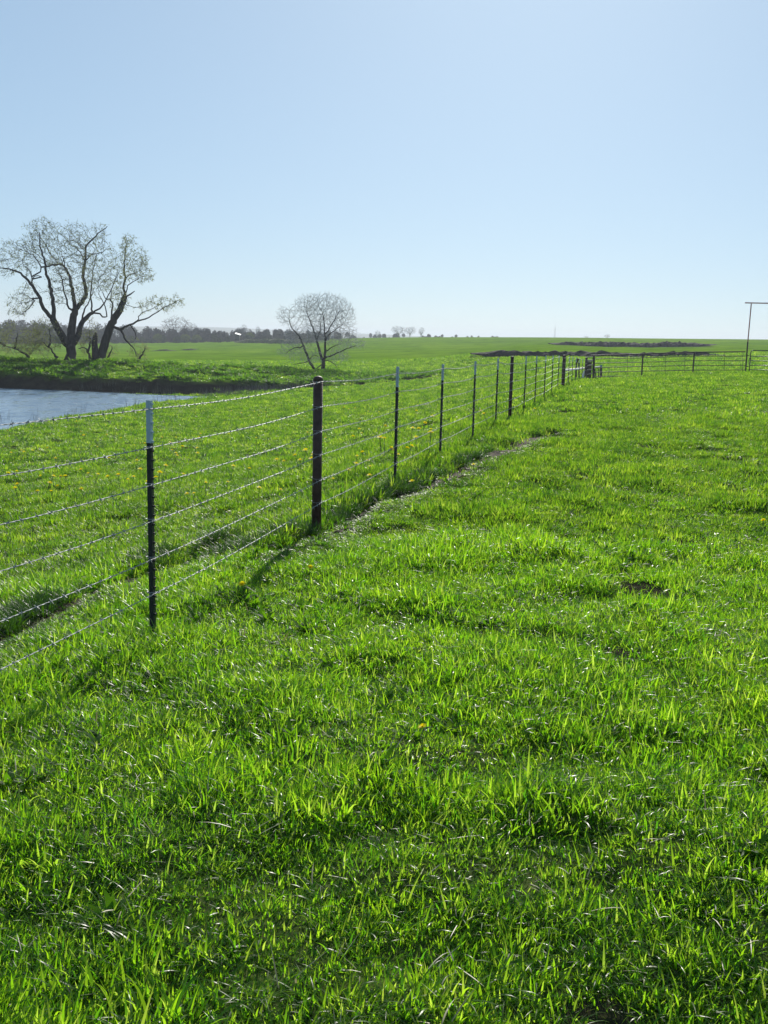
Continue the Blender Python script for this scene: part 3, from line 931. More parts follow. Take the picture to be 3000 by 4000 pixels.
ring_pts = [Mx @ Vector((0.024 * math.cos(w), -0.016 + 0.024 * math.sin(w) * 1.1, 0.006 * math.sin(w * 0.5))) for w in np.linspace(0, 6.28, 11)]
clip_mb.tube(ring_pts, 0.0019, 4, False)
clip_me = clip_mb.mesh('wire_clip', M_GALV)
tops = []
PIPE_R = 0.043
for q, ft in zip(POSTS, FEET):
    zt = PY(q[1], q[3], ft); H = zt - ft.z; tops.append(H)
    loc = ft - FEET[0]
    if q[0] == 't':
        mb = MB(); t_profile(mb, -0.25, H - 0.245)
        post = place(mb.build('t_post', M_POSTPAINT), fence, loc)
        mb = MB(); t_profile(mb, H - 0.245, H)
        place(mb.build('painted_tip', M_POSTWHITE), post, (0, 0, 0))
        ns = int((H - 0.1) / 0.054)
        if q[4] <= 3:
            for k in range(ns):
                z = H - 0.02 - k * 0.054
                place(obj('stud', studw_me if z > H - 0.245 else stud_me), post, fnor * 0.008 + Vector((0, 0, z)))
        else:
            for wht in (0, 1):
                mb = MB()
                for k in range(ns):
                    z = H - 0.02 - k * 0.054
                    if (z > H - 0.245) == bool(wht): mb.box(fnor * 0.008 + Vector((0, 0, z)), (0.013, 0.011, 0.011), Mx)
                tag(place(mb.build('stud_strip', M_POSTWHITE if wht else M_POSTPAINT), post, (0, 0, 0)), kind='stuff')
        if q[4] <= 5:
            for wf in wire_frac:
                place(obj('wire_clip', clip_me), post, Vector((0, 0, wz(wf, H, q[4]))))
    else:
        r = PIPE_R if q[4] < 12 else 0.075
        mb = MB()
        mb.lathe([(r, -0.3), (r, H - r * 0.9)], (0, 0, 0), 20)
        post = place(mb.build('pipe_post', M_PIPE, smooth=False), fence, loc)
        for pl in post.data.polygons:
            if len(pl.vertices) == 4: pl.use_smooth = True
        mb = MB()
        mb.lathe([(r * 1.06, H - r * 1.1), (r * 1.06, H - r * 0.75)] + [(r * 1.05 * math.cos(a), H - r * 0.75 + r * 0.75 * math.sin(a)) for a in np.linspace(0.1, 1.5, 7)], (0, 0, 0), 20)
        place(mb.build('domed_cap', M_PIPE, smooth=True), post, (0, 0, 0))
        if q[4] < 12:
            for wf in wire_frac:
                mb = MB()
                z = wz(wf, H, q[4])
                mb.tube([Vector(((r + 0.003) * math.cos(w), (r + 0.003) * math.sin(w), z + 0.012 + 0.012 * math.sin(w))) for w in np.linspace(0, 6.28, 17)], 0.0016, 4, False)
                place(mb.build('wire_tie', M_GALV), post, (0, 0, 0))

# one more steel post outside the frame on the left carries the wires on
f0 = FEET[0] - (FEET[1] - FEET[0])
f0 = Vector((f0.x, f0.y, gz(f0.x, f0.y)))
mb = MB(); t_profile(mb, -0.25, tops[0] - 0.245)
post = place(mb.build('t_post', M_POSTPAINT), fence, f0 - FEET[0])
mb = MB(); t_profile(mb, tops[0] - 0.245, tops[0]); place(mb.build('painted_tip', M_POSTWHITE), post, (0, 0, 0))

def helix(mb, pts, r, rr, pitch, phase, sides=4):
    L = [Vector(pts[0])]
    s = 0.0
    out = []
    for a, b in zip(pts[:-1], pts[1:]):
        a = Vector(a); b = Vector(b)
        l = (b - a).length; n = max(1, int(l / (pitch / 6)))
        t = (b - a).normalized(); u = t.orthogonal().normalized(); v = t.cross(u)
        for k in range(n):
            w = 2 * math.pi * (s + l * k / n) / pitch + phase
            out.append(a.lerp(b, k / n) + (u * math.cos(w) + v * math.sin(w)) * r)
        s += l
    mb.tube(out, rr, sides)

bar = MB()
for k in range(2):
    w = random.random()
    a = Vector((0, math.cos(w + k * 1.6), math.sin(w + k * 1.6))); o_ = Vector((0.006 * (k - 0.5), 0, 0))
    bar.tube([o_ - a * 0.019 + Vector((0.002, 0, 0)), o_, o_ + a * 0.019 - Vector((0.002, 0, 0))], [0.0006, 0.0019, 0.0006], 4)
bar.tube([(-0.010, 0.004, 0), (-0.005, 0, 0.005), (0, -0.004, 0), (0.005, 0, -0.005), (0.010, 0.004, 0)], 0.0022, 4)
bar_me = bar.mesh('barb', M_GALV)
order = [f0] + list(FEET)
hts = [tops[0]] + tops
kinds = ['t'] + [q[0] for q in POSTS]
for wi, wf in enumerate(wire_frac):
    base_pts = []
    for ft, H, kd, q in zip(order, hts, kinds, [(0, 0, 0, 0, -1)] + POSTS):
        off = 0.012 if kd == 't' else ((PIPE_R if q[4] < 12 else 0.075) + 0.006)
        hh = 1.30 if kd == 'p' else H * 0.962
        base_pts.append(ft + fnor * off + Vector((0, 0, wz(wf, H, q[4]))))
    pts = []
    for a, b in zip(base_pts[:-1], base_pts[1:]):
        for k in range(8):
            t = k / 8
            p = a.lerp(b, t); p.z -= 0.018 * 4 * t * (1 - t) + 0.004 * math.sin(7 * t + wi); pts.append(p)
    pts.append(base_pts[-1])
    loc = [p - FEET[0] for p in pts]
    mb = MB()
    ncut = 8 * 8
    helix(mb, loc[:ncut + 1], 0.0017, 0.0015, 0.11, 0.0, 4)
    helix(mb, loc[:ncut + 1], 0.0017, 0.0015, 0.11, math.pi, 4)
    mb.tube(loc[ncut:], 0.004, 5)
    wire = place(mb.build('barbed_wire', M_GALV, smooth=True), fence, (0, 0, 0))
    s_next, s, nb = 0.05 + random.random() * 0.1, 0.0, 0
    farb = MB()
    for a, b in zip(loc[:-1], loc[1:]):
        l = (b - a).length
        while s_next < s + l:
            p = a.lerp(b, (s_next - s) / l)
            t = (b - a).normalized()
            qt = Vector((1, 0, 0)).rotation_difference(t)
            rot = qt @ Matrix.Rotation(random.uniform(0, 3.14), 3, 'X').to_quaternion()
            wp = p + FEET[0]
            vis = wp.y > 3.6
            if vis and nb < 48 and wp.y < 11:
                o = place(obj('barb', bar_me), wire, p); o.rotation_mode = 'QUATERNION'; o.rotation_quaternion = rot; nb += 1
            elif wp.y < 34:
                Mq = rot.to_matrix()
                farb.add([Mq @ Vector(c) + p for c in bar.v], bar.f)
            s_next += 0.118 + random.uniform(-0.012, 0.012)
        s += l
    tag(place(farb.build('barb_row', M_GALV), wire, (0, 0, 0)), kind='stuff')

# ------------------------------------------------------------------ corner brace, panel, pipe fence, gateway
def rail(mb, a, b, r, sides=8): mb.tube([a, b], r, sides)
c12 = FEET[12]; c18 = FEET[18]
br = empty('fence_brace', c18, 'timber brace rail and dark pipe uprights at the far fence corner', 'fence brace')
def part(name, mb, mat, parent, root, **k): return place(mb.build(name, mat, **k), parent, -Vector(root)) 
mb = MB(); rail(mb, P(2206, 1446, 46.5), P(2284, 1438, 66.0), 0.055); part('brace_rail', mb, M_PALE, br, c18)
d0 = 66.3
mb = MB(); mb.tube([P(2250, 1487, d0), P(2252, 1415, d0), P(2259, 1402, d0)], [0.05, 0.05, 0.09], 8); part('forked_upright', mb, M_DARKWOOD, br, c18)
mb = MB(); mb.tube([P(2262, 1488, d0), P(2261, 1420, d0), P(2255, 1410, d0)], [0.045, 0.05, 0.04], 8); part('forked_upright', mb, M_DARKWOOD, br, c18)
b0 = hit(2273, 1491)
mb = MB(); mb.tube([P(2272, 1492, 65.4), P(2277, 1470, 65.6), P(2282, 1450, 65.9)], [0.075, 0.07, 0.05], 8)
tag(mb.build('leaning_timber', M_PALE), 'pale peeled timber leaning against the dark corner post', 'timber')

# short pipe panel at the corner with dark boards behind it
q0 = P(2291, 1490, 66.2); q1 = P(2318, 1486, 65.0)
pn = empty('rail_hurdle', q0, 'short pale railed hurdle with dark boards between the far corner posts', 'hurdle')
mb = MB(); mb.tube([q1 - Vector((0, 0, 0.2)), P(2320, 1392, 65.0)], 0.075, 10); part('panel_post', mb, M_RAIL, pn, q0)
for k, (ya, yb) in enumerate(((1396, 1391), (1408, 1407), (1413, 1409), (1430, 1424), (1446, 1442), (1464, 1458), (1483, 1476))):
    mb = MB(); rail(mb, P(2289, ya, 66.1), P(2317, yb, 65.0), 0.032); part('rail', mb, M_TIMBER, pn, q0)
for k in range(4):
    mb = MB()
    xa = 2295 + k * 4.4
    a = P(xa, 1482, 66.6); b = P(xa + 0.3, 1411 + random.uniform(-3, 4), 66.6)
    mb.box((a + b) / 2, (0.066, 0.03, (b - a).length)); part('board', mb, M_DARKWOOD, pn, q0)
q2 = P(2348, 1484, 67)
bp_ = empty('braced_post', q2, 'dark post with blue grey top and white rail behind the pipe fence', 'post')
mb = MB(); mb.tube([q2 - Vector((0, 0, 0.2)), P(2348, 1436, 67)], 0.075, 10); part('post', mb, M_DARKWOOD, bp_, q2)
mb = MB(); mb.tube([P(2348, 1436, 67), P(2348, 1426, 67)], 0.08, 10); part('painted_top', mb, M_BLUE, bp_, q2)
mb = MB(); rail(mb, P(2321, 1435, 66), P(2343, 1432, 67), 0.045); part('rail', mb, M_PALE, bp_, q2)
mb = MB(); rail(mb, P(2324, 1442, 66), P(2328, 1482, 66.4), 0.03); rail(mb, P(2339, 1440, 66.8), P(2338, 1482, 66.8), 0.03); part('stay', mb, M_RAIL, bp_, q2)

# long pipe fence from the corner to the gateway
cols = [(2320, 1389, 1490, 64.8), (2506, 1383, 1473, 63.2), (2706, 1376, 1462, 63.5), (2911, 1374, 1460, 64.0)]
pf = empty('pipe_fence', P(2320, 1490, 64.8), 'long dark pipe rail fence between the corner and the tall red gateway', 'fence')
rt = P(2320, 1490, 64.8)
for i, (cx_p, yt, yb, d) in enumerate(cols):
    if i in (1, 2):
        g0 = P(cx_p, yb, d); z = PY(cx_p, yt, g0)
        mb = MB(); mb.tube([g0 - Vector((0, 0, 0.25)), Vector((g0.x, g0.y, z - 0.03))], 0.044, 12); part('post', mb, M_RAIL, pf, rt)
rows = [[1388, 1382, 1375.5, 1374], [1402, 1398, 1391, 1391], [1419, 1415, 1409, 1409], [1436, 1431, 1428, 1427], [1454, 1450, 1446, 1445], [1471, 1468, 1463, 1462]]
for r_, row in enumerate(rows):
    for s_ in range(3):
        a = P(cols[s_][0] - (12 if r_ == 0 and s_ == 0 else 0), row[s_], cols[s_][3] - 0.02); b = P(cols[s_ + 1][0], row[s_ + 1], cols[s_ + 1][3] - 0.02)
        if r_ == 0: a, b = P(cols[s_][0] - 12 * (s_ == 0), row[s_], cols[s_][3]), P(cols[s_ + 1][0], row[s_ + 1], cols[s_ + 1][3])
        mb = MB(); rail(mb, a, b, 0.034 if r_ == 0 else 0.022); part('rail', mb, M_RAIL, pf, rt)
for cx_p in (2380, 2452, 2600, 2676, 2831, 2902):
    s_ = 0 if cx_p < 2506 else (1 if cx_p < 2706 else 2)
    t = (cx_p - cols[s_][0]) / (cols[s_ + 1][0] - cols[s_][0])
    d = cols[s_][3] * (1 - t) + cols[s_ + 1][3] * t - 0.03
    mb = MB(); rail(mb, P(cx_p, rows[1][s_] * (1 - t) + rows[1][s_ + 1] * t - 16, d), P(cx_p - 2, rows[5][s_] * (1 - t) + rows[5][s_ + 1] * t, d), 0.011, 6); part('stay', mb, M_RAIL, pf, rt)

# tall gateway of red oxide pipe: two uprights and a crossbar
g0 = P(2911, 1462, 64.0)
gw = empty('pipe_gateway', g0, 'tall red brown pipe gateway with a crossbar over the entrance', 'gateway')
ztop = PY(2937, 1186, g0)
zsk = PY(2920, 1335, g0)
lean_ = Vector((0.055, 0, 0))
mb = MB(); mb.tube([Vector((0, 0, -0.3)), Vector((0, 0, zsk - g0.z))], 0.044, 12); place(mb.build('upright_base', M_RAIL), gw, (0, 0, 0))
mb = MB(); mb.tube([Vector((0, 0, zsk - g0.z)), Vector((0.02, 0, ztop - g0.z))], 0.034, 12); place(mb.build('upright', M_RED), gw, (0, 0, 0))
mb = MB(); mb.tube([Vector((4.95, 0.1, -0.3)), Vector((4.95, 0.1, ztop - g0.z))], 0.046, 12); place(mb.build('upright', M_RED), gw, (0, 0, 0))
mb = MB(); mb.tube([Vector((-0.37, 0, ztop - g0.z + 0.04)), Vector((5.4, 0.1, ztop - g0.z + 0.06))], 0.036, 12); place(mb.build('crossbar', M_RED), gw, (0, 0, 0))
for z in (0.5, 1.15):
    mb = MB(); mb.box((0.1, 0, z), (0.12, 0.04, 0.05)); place(mb.build('hinge', M_RAIL), gw, (0, 0, 0))

# tube gate hung in the gateway
t0 = P(2926, 1458, 64.0)
gt = empty('tube_gate', t0, 'black six bar tube gate with rounded corners under the red gateway', 'gate')
zg = [PY(2935, y, t0) - t0.z for y in (1368, 1391, 1409, 1427, 1444, 1457)]
wG = 4.55
mb = MB()
cr = 0.16
pts = [Vector((0, 0, zg[5])), Vector((0, 0, zg[0] - cr))] + [Vector((cr - cr * math.cos(a), 0, zg[0] - cr + cr * math.sin(a))) for a in np.linspace(0.2, 1.57, 6)]
pts += [Vector((wG - cr + cr * math.sin(a), 0, zg[0] - cr + cr * math.cos(a))) for a in np.linspace(0, 1.4, 6)] + [Vector((wG, 0, zg[0] - cr)), Vector((wG, 0, zg[5]))]
mb.tube(pts, 0.027, 10); place(mb.build('gate_frame', M_GATE, smooth=True), gt, (0, 0, 0))
for z in zg[1:]:
    mb = MB(); rail(mb, Vector((0, 0.002, z)), Vector((wG, 0.002, z)), 0.023, 10); place(mb.build('bar', M_GATE, smooth=True), gt, (0, 0, 0))
for xx in (1.5, 3.0):
    mb = MB(); mb.box((xx, -0.028, (zg[0] + zg[5]) / 2), (0.05, 0.006, zg[0] - zg[5])); place(mb.build('stay', M_GATE), gt, (0, 0, 0))
mb = MB(); mb.box((-0.02, -0.03, zg[1] * 0.6 + zg[2] * 0.4 - 0.05), (0.12, 0.05, 0.09)); place(mb.build('latch', M_GATE), gt, (0, 0, 0))

# ------------------------------------------------------------------ trees
class Tree:
    def __init__(self): self.p, self.par, self.mr, self.pid, self.np = [], [], [], [], 0
    def poly(self, pts, r0, r1, step=0.3, jit=0.03):
        """adds a limb through pts (world); starts from the nearest existing node"""
        pts = [Vector(q) for q in pts]
        par = -1
        if self.p:
            A = np.array([tuple(q) for q in self.p]); q2_ = ((A - np.array(pts[0])) ** 2).sum(1); par = int(np.argmin(q2_))
            if q2_[par] > 1.4: par = -1        # a stem of its own
        tot = sum((b - a).length for a, b in zip(pts[:-1], pts[1:])); n = max(2, int(tot / step))
        ext = [pts[0] * 2 - pts[1]] + pts + [pts[-1] * 2 - pts[-2]]
        segs = len(pts) - 1
        for k in range(n + 1):
            u = k / n * segs; i = min(int(u), segs - 1); t = u - i
            a, b, c, d = ext[i:i + 4]
            q = 0.5 * ((2 * b) + (c - a) * t + (2 * a - 5 * b + 4 * c - d) * t * t + (3 * b - a - 3 * c + d) * t ** 3)
            if k: q = q + Vector((random.gauss(0, jit), random.gauss(0, jit), random.gauss(0, jit)))
            if k == 0 and par >= 0: continue
            self.p.append(q); self.par.append(par); self.mr.append(r0 + (r1 - r0) * k / n); self.pid.append(self.np)
            par = len(self.p) - 1
        self.np += 1
    def grow(self, att, step=0.25, di=2.2, dk=0.4, iters=70, trop=(0, 0, 0.0), wob=0.25, first=0):
        att = np.asarray(att, float)
        pos = np.array([tuple(q) for q in self.p])
        near = np.full(len(att), -1); nd_ = np.full(len(att), 1e9)
        for i in range(0, len(att), 500):
            d = ((att[i:i + 500, None] - pos[None, first:]) ** 2).sum(2)
            near[i:i + 500] = d.argmin(1) + first; nd_[i:i + 500] = np.sqrt(d.min(1))
        tr = np.array(trop)
        for it in range(iters):
            act = nd_ < di if it > 0 else nd_ < di * 2
            if not act.any(): break
            ids = near[act]; dv = att[act] - pos[ids]; dv /= np.maximum(np.linalg.norm(dv, axis=1, keepdims=True), 1e-6)
            u, invx = np.unique(ids, return_inverse=True)
            acc = np.zeros((len(u), 3)); np.add.at(acc, invx, dv)
            acc /= np.maximum(np.linalg.norm(acc, axis=1, keepdims=True), 1e-6)
            acc += rng.normal(0, wob, acc.shape) + tr
            acc /= np.maximum(np.linalg.norm(acc, axis=1, keepdims=True), 1e-6)
            new = pos[u] + acc * step
            o = len(pos)
            pos = np.concatenate([pos, new])
            for k, q in enumerate(new):
                self.p.append(Vector(q)); self.par.append(int(u[k])); self.mr.append(0.0); self.pid.append(-1)
            for i in range(0, len(att), 800):
                d = ((att[i:i + 800, None] - new[None]) ** 2).sum(2)
                m = np.sqrt(d.min(1)); j = d.argmin(1) + o
                b = m < nd_[i:i + 800]
                near[i:i + 800][b] = j[b]; nd_[i:i + 800][b] = m[b]
            keep = nd_ > dk
            att, near, nd_ = att[keep], near[keep], nd_[keep]
            if len(att) == 0: break
    def radii(self, tip=0.008, pw=2.05):
        n = len(self.p); acc = [0.0] * n; r = [0.0] * n
        for i in range(n - 1, -1, -1):
            r[i] = max(tip, acc[i] ** (1 / pw)) if self.mr[i] == 0 else max(self.mr[i], tip)
            if self.par[i] >= 0: acc[self.par[i]] += r[i] ** pw
        for i in range(n):
            if self.pid[i] < 0 and self.par[i] >= 0: r[i] = min(r[i], r[self.par[i]] * 0.85 if self.pid[self.par[i]] >= 0 else r[self.par[i]])
        return r
    def build(self, name, label, group, bark, twig, leaf=None, nleaf=0, leafsize=(0.05, 0.11), twl=(0.25, 0.6), ntw=2, droop=0.0, tip=0.008, spread=0.25, leafdroop=0.1):
        r = self.radii(tip)
        root = self.p[0].copy()
        t = empty(name, root, label, 'tree', group)
        n = len(self.p)
        ch = [[] for _ in range(n)]
        for i in range(n):
            if self.par[i] >= 0: ch[self.par[i]].append(i)
        for k in range(self.np):
            ids = [i for i in range(n) if self.pid[i] == k]
            if self.par[ids[0]] >= 0: ids = [self.par[ids[0]]] + ids
            rs = [r[i] for i in ids]
            if k and len(rs) > 1: rs[0] = rs[1] * 1.15
            pts = [self.p[i] - root for i in ids]
            if k == 0:
                rs[0] *= 1.35
                if len(rs) > 2: rs[1] *= 1.1
            mb = MB(); mb.tube(pts, rs, 9 if rs[0] > 0.08 else 6)
            place(mb.build('trunk' if k == 0 else 'limb', bark, smooth=True), t, (0, 0, 0))
        mb = MB(); ends = []
        for i in range(n):
            if self.pid[i] >= 0: continue
            pr = self.par[i]
            if not (self.pid[pr] >= 0 or len(ch[pr]) > 1): continue
            ids = [pr, i]
            while len(ch[ids[-1]]) == 1: ids.append(ch[ids[-1]][0])
            rs = [r[j] for j in ids]; rs[0] = rs[1]
            mb.tube([self.p[j] - root for j in ids], rs, 5 if rs[0] > 0.03 else 3, False)
        grown = [i for i in range(n) if self.pid[i] < 0]
        for i in grown:
            if len(ch[i]) <= 1 and r[i] < 0.03:
                dirp = (self.p[i] - self.p[self.par[i]]).normalized()
                for _ in range(ntw):
                    v = (dirp + Vector((random.gauss(0, 0.6), random.gauss(0, 0.6), random.gauss(0, 0.5) - droop))).normalized()
                    L = random.uniform(*twl); a = self.p[i] - root
                    m_ = a + v * L * 0.55; e = m_ + (v + Vector((0, 0, 0.25 - droop * 1.3))).normalized() * L * 0.5
                    mb.tube([a, m_, e], [tip * 0.9, tip * 0.7, tip * 0.4], 3, False)
                    ends.append((a, e))
        tag(place(mb.build('crown', twig), t, (0, 0, 0)), kind='stuff')
        if leaf and ends:
            v, f, tn = [], [], []
            for _ in range(nleaf):
                a, e = random.choice(ends)
                c = a.lerp(e, random.random()) + Vector((random.gauss(0, spread), random.gauss(0, spread), random.gauss(0, spread) - leafdroop))
                s = random.uniform(*leafsize)
                u = Vector((random.gauss(0, 1), random.gauss(0, 1), random.gauss(0, 1))).normalized(); w = u.orthogonal().normalized()
                o = len(v); v += [tuple(c - u * s), tuple(c + w * s * 0.45), tuple(c + u * s), tuple(c - w * s * 0.45)]
                f.append((o, o + 1, o + 2, o + 3)); tn += [random.random()] * 4
            me = bpy.data.meshes.new('foliage'); me.from_pydata(v, [], f); me.materials.append(leaf)
            at = me.attributes.new('tint', 'FLOAT', 'POINT'); at.data.foreach_set('value', tn)
            tag(place(obj('foliage', me), t, (0, 0, 0)), kind='stuff')
        return t

def trace(tr, d, pts, w0, w1, slope=0.0, jit=0.03, step=0.3):
    """limb traced through photograph pixels, drifting in depth as it climbs; starts from depth of nearest node"""
    a0 = P(*pts[0], d)
    d0_ = d
    if tr.p:
        best = min(tr.p, key=lambda q: (Vector((q.x - a0.x, 0, q.z - a0.z))).length)
        inv = ROT.transposed()
        d0_ = -(inv @ (best - EYE)).z
    out, cum = [], 0.0
    for i, q in enumerate(pts):
        if i: cum += math.hypot(q[0] - pts[i - 1][0], q[1] - pts[i - 1][1]) / FPX * d
        out.append(P(q[0], q[1], d0_ + slope * cum))
    tr.poly(out, w0, w1, step, jit)

def cloud(ells, d, dens, depth_r=1.0):
    out = []
    for cx_, cy_, rx, ry in ells:
        n = int(dens * rx * ry / 1000)
        while n > 0:
            a, b, c = random.uniform(-1, 1), random.uniform(-1, 1), random.uniform(-1, 1)
            if a * a + b * b + c * c < 1:
                out.append(tuple(P(cx_ + a * rx, cy_ + b * ry, d + c * depth_r * (rx + ry) / 2 / FPX * d))); n -= 1
    return out

# the big tree on the dam
DA = 87.0
A = Tree()
trace(A, DA, [(276, 1407), (277, 1380), (274, 1350)], 0.42, 0.40, step=0.2)
trace(A, DA, [(270, 1355), (240, 1310), (214, 1258), (203, 1244)], 0.34, 0.25, -0.35)
trace(A, DA, [(210, 1250), (211, 1215), (205, 1165), (196, 1120), (185, 1080), (178, 1050), (172, 1010), (158, 965), (153, 905)], 0.19, 0.04, -0.2)
trace(A, DA, [(203, 1244), (172, 1207), (155, 1165), (127, 1118), (100, 1085), (68, 1060), (38, 1050), (-10, 1048)], 0.18, 0.035, -0.5)
trace(A, DA, [(150, 1167), (127, 1166), (133, 1180), (110, 1208), (84, 1226)], 0.07, 0.02, -0.3)
trace(A, DA, [(124, 1113), (126, 1085), (112, 1050), (92, 1034)], 0.06, 0.02, 0.5)
trace(A, DA, [(178, 1098), (160, 1080), (140, 1078), (128, 1088)], 0.06, 0.02, -0.7)
trace(A, DA, [(158, 1076), (156, 1040), (140, 1008), (115, 986), (82, 974), (45, 950)], 0.06, 0.015, -0.5)
trace(A, DA, [(180, 1055), (196, 1040), (216, 1032), (240, 1033)], 0.07, 0.03, 0.3)
trace(A, DA, [(277, 1355), (278, 1295), (288, 1240), (294, 1208)], 0.36, 0.27, 0.2)
trace(A, DA, [(294, 1210), (288, 1165), (281, 1120), (272, 1080), (258, 1048), (240, 1033), (214, 1037)], 0.19, 0.05, 0.5)
trace(A, DA, [(258, 1048), (248, 1018), (240, 985)], 0.06, 0.02, 0.2)
trace(A, DA, [(297, 1212), (318, 1182), (336, 1150), (331, 1110), (325, 1085), (332, 1040), (334, 995), (337, 962), (366, 930), (392, 906), (422, 884)], 0.20, 0.03, 0.35)
trace(A, DA, [(333, 1022), (316, 990), (298, 966), (268, 952)], 0.06, 0.02, 0.8)
trace(A, DA, [(336, 1015), (350, 1000), (378, 993), (402, 984)], 0.06, 0.02, -0.6)
trace(A, DA, [(274, 1216), (258, 1170), (246, 1112), (240, 1082), (218, 1048)], 0.09, 0.02, -0.6)
trace(A, DA, [(284, 1352), (306, 1310), (314, 1268), (340, 1240), (362, 1222)], 0.30, 0.14, 0.5)
trace(A, DA, [(359, 1222), (355, 1165), (358, 1105), (368, 1040), (376, 1000)], 0.08, 0.02, 0.2)
trace(A, DA, [(362, 1222), (398, 1198), (416, 1168), (440, 1112), (462, 1058)], 0.08, 0.02, 0.5)
trace(A, DA, [(362, 1225), (388, 1224), (404, 1237), (418, 1236), (412, 1205), (404, 1180), (390, 1160)], 0.08, 0.03, -0.3)
trace(A, DA, [(315, 1264), (330, 1212), (352, 1168), (370, 1120)], 0.09, 0.02, 0.6)
nskA = len(A.p)
cl = cloud([(165, 915, 72, 75), (140, 960, 70, 60), (52, 985, 68, 55), (20, 1040, 45, 50), (95, 1020, 70, 45), (290, 925, 58, 62), (375, 920, 55, 55), (335, 1000, 60, 65),
            (215, 1005, 55, 60), (240, 1070, 60, 55), (385, 1060, 60, 80), (420, 990, 35, 55), (70, 1190, 55, 55), (110, 1150, 50, 50), (320, 1130, 60, 60), (230, 1140, 50, 60), (250, 930, 40, 55)], DA, 80, 0.9)
A.grow(cl, 0.22, 2.6, 0.34, 70, (0, 0, 0.03), 0.22, first=60)
A.build('budding_tree', 'big spreading tree with many dark stems on the dam, left of the leaning trunk', 'trees standing along the dam', M_BARK, M_TWIG, M_BUD, 5200, (0.04, 0.085), (0.25, 0.6), 2, 0.10, 0.0092, 0.06, 0.03)

B = Tree()
trace(B, 88.0, [(392, 1407), (406, 1350), (426, 1290), (441, 1255), (464, 1217), (480, 1182), (488, 1155)], 0.40, 0.22, 0.1, 0.02, 0.25)
trace(B, 88.0, [(488, 1155), (485, 1125), (488, 1080), (485, 1040), (487, 1000), (492, 960), (495, 928)], 0.11, 0.025, 0.2)
trace(B, 88.0, [(494, 1160), (510, 1150), (526, 1138)], 0.10, 0.03, 0)
trace(B, 88.0, [(437, 1272), (455, 1280), (472, 1287), (490, 1277), (506, 1272), (537, 1253), (560, 1249), (600, 1226), (640, 1204), (692, 1174)], 0.14, 0.02, -0.3)
trace(B, 88.0, [(538, 1252), (545, 1236), (560, 1220), (608, 1200), (640, 1180)], 0.05, 0.015, 0.3)
trace(B, 88.0, [(474, 1287), (484, 1315), (500, 1340), (522, 1362), (533, 1392)], 0.10, 0.03, -0.3)
trace(B, 88.0, [(506, 1273), (522, 1285), (532, 1310), (529, 1324)], 0.07, 0.03, 0.4)
trace(B, 88.0, [(436, 1256), (436, 1226), (441, 1192), (430, 1170), (415, 1168), (400, 1140)], 0.09, 0.03, 0.4)
trace(B, 88.0, [(483, 1182), (505, 1195), (540, 1201), (575, 1200)], 0.035, 0.012, -0.4)
trace(B, 88.0, [(489, 1150), (500, 1118), (530, 1095), (565, 1078)], 0.06, 0.015, -0.5)
trace(B, 88.0, [(487, 1090), (515, 1070), (560, 1052)], 0.05, 0.015, 0.5)
trace(B, 88.0, [(430, 1175), (436, 1130), (455, 1085), (470, 1050)], 0.05, 0.015, -0.4)
clb = cloud([(497, 955, 38, 45), (540, 1010, 50, 50), (555, 1065, 55, 42), (470, 1040, 42, 60), (440, 1110, 45, 50), (520, 1050, 50, 55), (630, 1185, 70, 32), (690, 1175, 35, 28),
             (560, 1195, 45, 25), (520, 1330, 25, 25), (530, 1380, 28, 22), (470, 1180, 40, 40)], 88.0, 80, 0.9)
B.grow(clb, 0.22, 2.4, 0.34, 60, (0, 0, 0.0), 0.22, first=12)
B.build('budding_tree', 'tree with a trunk leaning right and one long low limb over the bank', 'trees standing along the dam', M_BARK, M_TWIG, M_BUD, 3300, (0.04, 0.085), (0.25, 0.6), 2, 0.12, 0.0092, 0.06, 0.03)

C_ = Tree()
D2 = 100.0
def zt(x, y): return (800 + x / 2.074, 1100 + y / 2.074)
def tr2(pts, a, b, s): trace(C_, D2, [zt(*q) for q in pts], a, b, s, 0.02, 0.25)
tr2([(956, 735), (957, 690), (962, 640)], 0.20, 0.18, 0)
tr2([(955, 640), (930, 565), (907, 470), (885, 400), (850, 310), (822, 240)], 0.15, 0.03, 0.3)
tr2([(964, 640), (972, 590), (975, 480), (968, 350), (958, 250)], 0.15, 0.03, -0.3)
tr2([(905, 735), (848, 645), (802, 530), (762, 440), (705, 372), (680, 300)], 0.14, 0.03, 0.1)
tr2([(798, 530), (720, 540), (660, 582)], 0.07, 0.02, -0.6)
tr2([(835, 655), (770, 660), (712, 672)], 0.05, 0.015, -0.3)
tr2([(890, 715), (935, 680), (950, 665)], 0.05, 0.05, 0)
tr2([(972, 620), (1060, 585), (1150, 545), (1225, 520)], 0.09, 0.02, -0.3)
tr2([(975, 575), (1030, 530), (1120, 500)], 0.07, 0.02, 0.6)
tr2([(976, 480), (1010, 425), (1062, 388), (1130, 340)], 0.08, 0.02, 0.5)
tr2([(968, 640), (1020, 645), (1060, 680), (1080, 715)], 0.05, 0.015, -0.4)
tr2([(840, 640), (880, 600), (920, 605)], 0.05, 0.02, 0.5)
tr2([(905, 470), (940, 380), (930, 300)], 0.08, 0.02, 0.7)
tr2([(975, 430), (1040, 330), (1090, 240)], 0.07, 0.02, -0.7)
clc = cloud([(*zt(950, 205), 105, 58), (*zt(830, 230), 60, 60), (*zt(1090, 260), 65, 62), (*zt(660, 280), 40, 40), (*zt(1160, 300), 35, 40), (*zt(960, 340), 85, 40), (*zt(1170, 505), 45, 22),
             (*zt(690, 540), 45, 35), (*zt(870, 600), 50, 30), (*zt(1060, 590), 45, 30), (*zt(730, 420), 40, 40)], D2, 300, 1.0)
